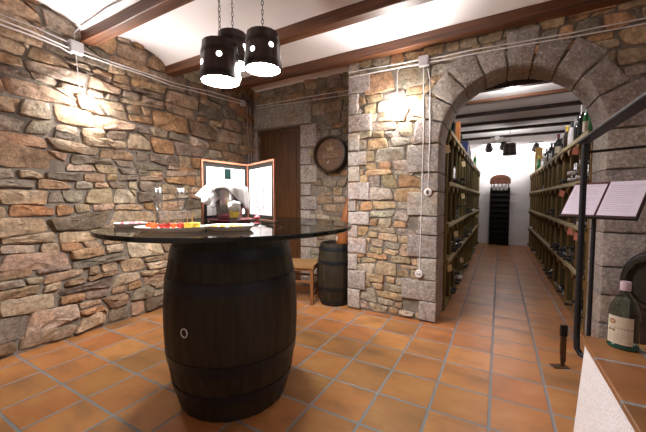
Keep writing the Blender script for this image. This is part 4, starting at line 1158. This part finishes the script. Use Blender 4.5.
def hx(u, v, off=.060):  # on the left wall face
    d = cam_ray(u, v, 1) - C0; k = (XL + off) / d.x; return C0 + d * k
def hy(u, v, off=.036, y=YA):
    d = cam_ray(u, v, 1) - C0; k = (y - off) / d.y; return C0 + d * k
def jbox(p, n, label, s=.05):
    n = V(n); t = thing('junction_box', p, label, 'junction box')
    if abs(n.x) > .5: lo, hi = (-.02, -s, -s), (.03, s, s)
    else: lo, hi = (-s, -.03, -s), (s, .02, s)
    obj('case', box_bm(lo, hi, .004), MT['plastic_grey'], t)
    if abs(n.x) > .5: obj('cover', box_bm((.03, -s + .006, -s + .006), (.036, s - .006, s - .006), .002), MT['plastic_grey'], t)
    else: obj('cover', box_bm((-s + .006, -.036, -s + .006), (s - .006, -.03, s - .006), .002), MT['plastic_grey'], t)
jbox(hx(75.5, 48, .05), (1, 0, 0), 'grey junction box high on the rough stone wall')
jbox(hy(424, 61.5, .04), (0, -1, 0), 'grey junction box on the pillar above the wall lamp', .045)
o = thing('junction_box', hx(243, 103.5, .04), 'round grey junction box in the corner by the door lintel', 'junction box')
obj('case', lathe_bm([(0, -.02), (.045, -.02), (.042, .02), (0, .024)], 20, axis='X'), MT['plastic_grey'], o, smooth=True)
cable('cable', wig([hx(-25, 6), hx(35, 27), hx(70, 43)], .010, 1), .0045, 'upper grey cable running along the rough stone wall to the junction box', 'plastic_grey')
cable('cable', wig([hx(-25, 11), hx(35, 33.5), hx(71, 49)], .010, 2), .0055, 'middle white cable running along the rough stone wall to the junction box')
cable('cable', wig([hx(-25, 14.5), hx(35, 37), hx(60, 47), hx(72, 54)], .010, 3), .0055, 'lower white cable running along the rough stone wall to the junction box')
cable('cable', wig([hx(81, 50), hx(125, 66), hx(170, 81), hx(243, 101)], .010, 4), .005, 'upper white cable from the junction box toward the corner by the door')
cable('cable', wig([hx(81, 54), hx(125, 69), hx(170, 84.5), hx(242, 104)], .010, 5), .005, 'lower white cable from the junction box toward the corner by the door')
cable('cable', wig([hx(76, 54), hx(77.5, 70), hx(78.5, 84), V((S1.x + .02, S1.y - .02, S1.z + .06))], .006, 6), .004, 'thin white cable dropping from the junction box to the wall lamp')
def hc(u, v):
    z = 2.7
    for _ in range(8):
        d = cam_ray(u, v, 1) - C0; p = C0 + d * ((z - 1.2) / d.z); z = vault_z(p.y) - .012
    return p
cable('cable', [hx(75, 43), hx(74, 33)] + [hc(u, v) for u, v in ((80, 27), (92, 19), (105, 9.5), (113, 5), (124, 0), (150, -12))], .005, 'grey cable leaving the junction box across the ceiling vault', 'plastic_grey')
for k, (a, b_) in enumerate((((247, 106), (248.8, 160)), ((250, 107), (251.5, 160)))):
    cable('conduit', wig([hx(a[0], a[1], .03), hx(b_[0], b_[1], .03), hx(b_[0], 225, .03)], .004, 10 + k), .005, ['pale conduit dropping in the corner beside the door, on the rough wall side', 'pale conduit dropping in the corner beside the door, on the door side'][k], 'plastic_grey', 'conduit')
for k, (v0, v1) in enumerate(((106, 89.5), (108.5, 94))):
    cable('cable', wig([hy(256, v0, .03, YB), hy(300, (v0 + v1) / 2 + .5, .03, YB), hy(352, v1, .03, YB)], .006, 20 + k), .0045, ['upper white cable above the door lintel', 'lower white cable above the door lintel'][k])
cable('cable', wig([hy(349, 72.5), hy(380, 67), hy(419, 60)], .008, 30), .0055, 'upper white cable across the pillar up to its junction box')
cable('cable', wig([hy(349, 77), hy(380, 71.5), hy(419, 64)], .008, 31), .0055, 'lower white cable across the pillar up to its junction box')
cable('cable', wig([hy(429, 59), hy(500, 45), hy(570, 33), hy(646, 18), hy(700, 8)], .008, 32), .0055, 'upper white cable running above the arch from the junction box')
cable('cable', wig([hy(429, 62.5), hy(500, 49), hy(570, 37), hy(646, 23), hy(700, 13)], .008, 33), .0055, 'lower white cable running above the arch from the junction box')
cable('cable', wig([hy(419, 65), hy(400, 67.5), hy(397.5, 72), hy(397, 96)], .004, 34), .0042, 'thin white cable bending down to the pillar wall lamp')
SW1, SW2 = hy(428, 192, .03), hy(419, 273.5, .03)
cable('conduit', wig([hy(427.5, 68), hy(430, 80), hy(430, 130), hy(428, 188)], .004, 35), .0045, 'white conduit dropping to the upper round switch on the pillar', cat='conduit')
cable('conduit', wig([hy(423.5, 68), hy(423.5, 130), hy(421.5, 200), hy(419.5, 269)], .004, 36), .0045, 'white conduit dropping to the lower round switch on the pillar', cat='conduit')
for p, l, up in ((SW1, 'round white wall switch higher on the pillar beside the arch', True), (SW2, 'round white wall socket lower on the pillar beside the arch', False)):
    t = thing('wall_switch', p, l, 'switch', group='round fittings on the arch pillar')
    obj('wooden_base', lathe_bm([(0, .02), (.047, .02), (.047, -.004), (0, -.004)], 28, axis='Y'), MT['chair_wood'], t, smooth=True)
    obj('dial_plate', lathe_bm([(0, -.004), (.040, -.004), (.036, -.026), (.015, -.03), (0, -.03)], 28, axis='Y'), MT['plastic'], t, smooth=True)
    if up: obj('toggle', box_bm((-.008, -.044, -.018), (.008, -.028, .016), .003), MT['dark'], t)
    else:
        for x in (-.01, .01): obj('socket_hole', lathe_bm([(0, -.0295), (.006, -.0295), (.006, -.033), (0, -.033)], 12, axis='Y', center=(x, 0, 0)), MT['dark'], t)

# ------------------------------------------------------------------ cellar lamps
cs = cam_ray(512, 87.5, 3.66)
t = thing('ceiling_spot', (cs.x, cs.y, cs.z), 'bright little ceiling lamp just inside the cellar arch', 'lamp')
obj('holder', lathe_bm([(0, .02), (.035, .02), (.03, CZ - cs.z), (0, CZ - cs.z)], 20), MT['plastic'], t, smooth=True)
bm = bmesh.new(); bmesh.ops.create_uvsphere(bm, u_segments=14, v_segments=8, radius=.028); obj('bulb', bm, MT['spot_glow'], t, smooth='all')
spots = []
for k, (u, v, z) in enumerate(((489, 148, 7.6), (503.5, 146, 7.55), (536, 147.5, 7.5))):
    p = cam_ray(u, v, z); spots.append(p)
    t = thing('spotlight', p, f'small dark spotlight hanging before the white end wall, {["next to the switch-side rack", "behind the hanging bucket lamp", "next to the menu-side rack"][k]}', 'lamp', group='spotlights by the end wall')
    obj('stem', tube_bm([(0, 0, .03), (0, 0, CZ - p.z)], .010, 8), MT['dark'], t)
    hd = bmesh.new(); lathe(hd, [(0, -.09), (.035, -.09), (.06, .05), (.052, .05), (.03, -.07)], 20, axis='Y'); bmesh.ops.rotate(hd, verts=hd.verts, cent=(0, 0, 0), matrix=Matrix.Rotation(-.35, 3, 'X'))
    bmesh.ops.scale(hd, verts=hd.verts, vec=(1.5, 1.5, 1.5)); obj('lamp_head', hd, MT['dark'], t, smooth=True)
    bm = bmesh.new(); bmesh.ops.create_circle(bm, cap_ends=True, segments=18, radius=.075, matrix=Matrix.Rotation(-.35, 4, 'X') @ Matrix.Translation((0, .0675, 0)) @ Matrix.Rotation(PI / 2, 4, 'X'))
    obj('lens', bm, MT['spot_glow'], t)
    bm = box_bm((-.14 if k != 1 else -.1, -.02, CZ - p.z - .02), (.14 if k != 1 else .1, .02, CZ - p.z)); obj('mounting_plate', bm, MT['plastic_grey'], t)
bxp = cam_ray(531, 145.5, 7.6)
o = obj('orange_box', box_bm((-.06, -.05, 0), (.08, .05, .55), .003), M('ochre_card', (.42, .24, .07), .7), loc=(.74, 8.55, 1.80)); tag(o, 'ochre carton standing at the far end of the menu-side rack', 'box')
for k, (u, v) in enumerate(((497, 137.5), (554, 133.5))):
    p = cam_ray(u, v, 6.72); tube_y = p
    t = thing('conduit_box', (p.x, 7.808, p.z), f'small grey conduit box on the last cellar beam, {["above the switch-side rack", "above the menu-side rack"][k]}', 'junction box')
    obj('case', lathe_bm([(0, 0), (.05, 0), (.05, -.035), (0, -.04)], 18, axis='Y'), MT['plastic_grey'], t, smooth=True)
    obj('pipe_stub', tube_bm([(-.12, -.012, 0), (.12, -.012, 0)], .011, 8), MT['plastic_grey'], t, smooth=True)

# ------------------------------------------------------------------ lights
def point(name, loc, w, col=(1, .92, .84), r=.04):
    l = bpy.data.lights.new(name, 'POINT'); l.energy = w; l.color = col; l.shadow_soft_size = r
    o = bpy.data.objects.new(name, l); o.location = loc; return link(o)
def spot(name, loc, to, w, ang, blend=.6, col=(1, .93, .88), r=.05):
    l = bpy.data.lights.new(name, 'SPOT'); l.energy = w; l.color = col; l.shadow_soft_size = r; l.spot_size = math.radians(ang); l.spot_blend = blend
    o = bpy.data.objects.new(name, l); o.location = loc; o.rotation_euler = (V(to) - V(loc)).to_track_quat('-Z', 'Y').to_euler(); return link(o)
W1 = (1, .955, .925)
point('wall_lamp_light', S1 + V((.085, 0, 0)), 32, W1)
point('wall_lamp_light', S2 + V((0, -.085, 0)), 32, W1)
# extra spots beside the wall lamps, added to brighten the ceiling
spot('ceiling_fill_spot', S1 + V((.13, 0, .03)), S1 + V((.75, 0, .9)), 34, 120, col=W1)
spot('ceiling_fill_spot', S2 + V((0, -.13, .03)), S2 + V((0, -.75, .9)), 34, 120, col=W1)
point('room_fill_light', (2.0, .6, 2.42), 12, W1, r=.10)  # unseen fill lights added behind the viewer, without fixtures
point('room_fill_light', (-1.2, -1.0, 2.42), 5, W1, r=.10)
point('cellar_lamp_or_fill', (cs.x, cs.y, cs.z - .07), 17, W1, r=.03)
for p in spots:
    spot('spotlight_beam', (p.x, p.y + .08, p.z - .03), (p.x * 1.2, Y_END, 2.25), 34, 95, col=W1)
point('cellar_lamp_or_fill', (.1, 7.3, 2.1), 11, W1, r=.08)  # extra fill added to lift the cellar ceiling, no fixture of its own

wd = bpy.data.worlds.new('world'); scene.world = wd; wd.use_nodes = True
bgn = wd.node_tree.nodes.get('Background'); bgn.inputs[0].default_value = (.9, .85, .85, 1); bgn.inputs[1].default_value = .02

# ------------------------------------------------------------------ camera and colour
cam = bpy.data.cameras.new('camera'); cam.sensor_width = 36; cam.lens = 36 * 313.8 / 646; cam.clip_start = .02
co = bpy.data.objects.new('camera', cam); link(co); co.location = C0
co.rotation_euler = (PI / 2 - .0539, 0, .5109)
scene.camera = co
vs_ = scene.view_settings
vs_.view_transform = 'Standard'; vs_.look = 'None'; vs_.gamma = 1; vs_.exposure = .42; vs_.use_curve_mapping = False
cy = scene.cycles
cy.max_bounces = 10; cy.diffuse_bounces = 5; cy.glossy_bounces = 4; cy.transparent_max_bounces = 24; cy.transmission_bounces = 6
cy.caustics_reflective = False; cy.caustics_refractive = False; cy.sample_clamp_indirect = 6; cy.use_denoising = True
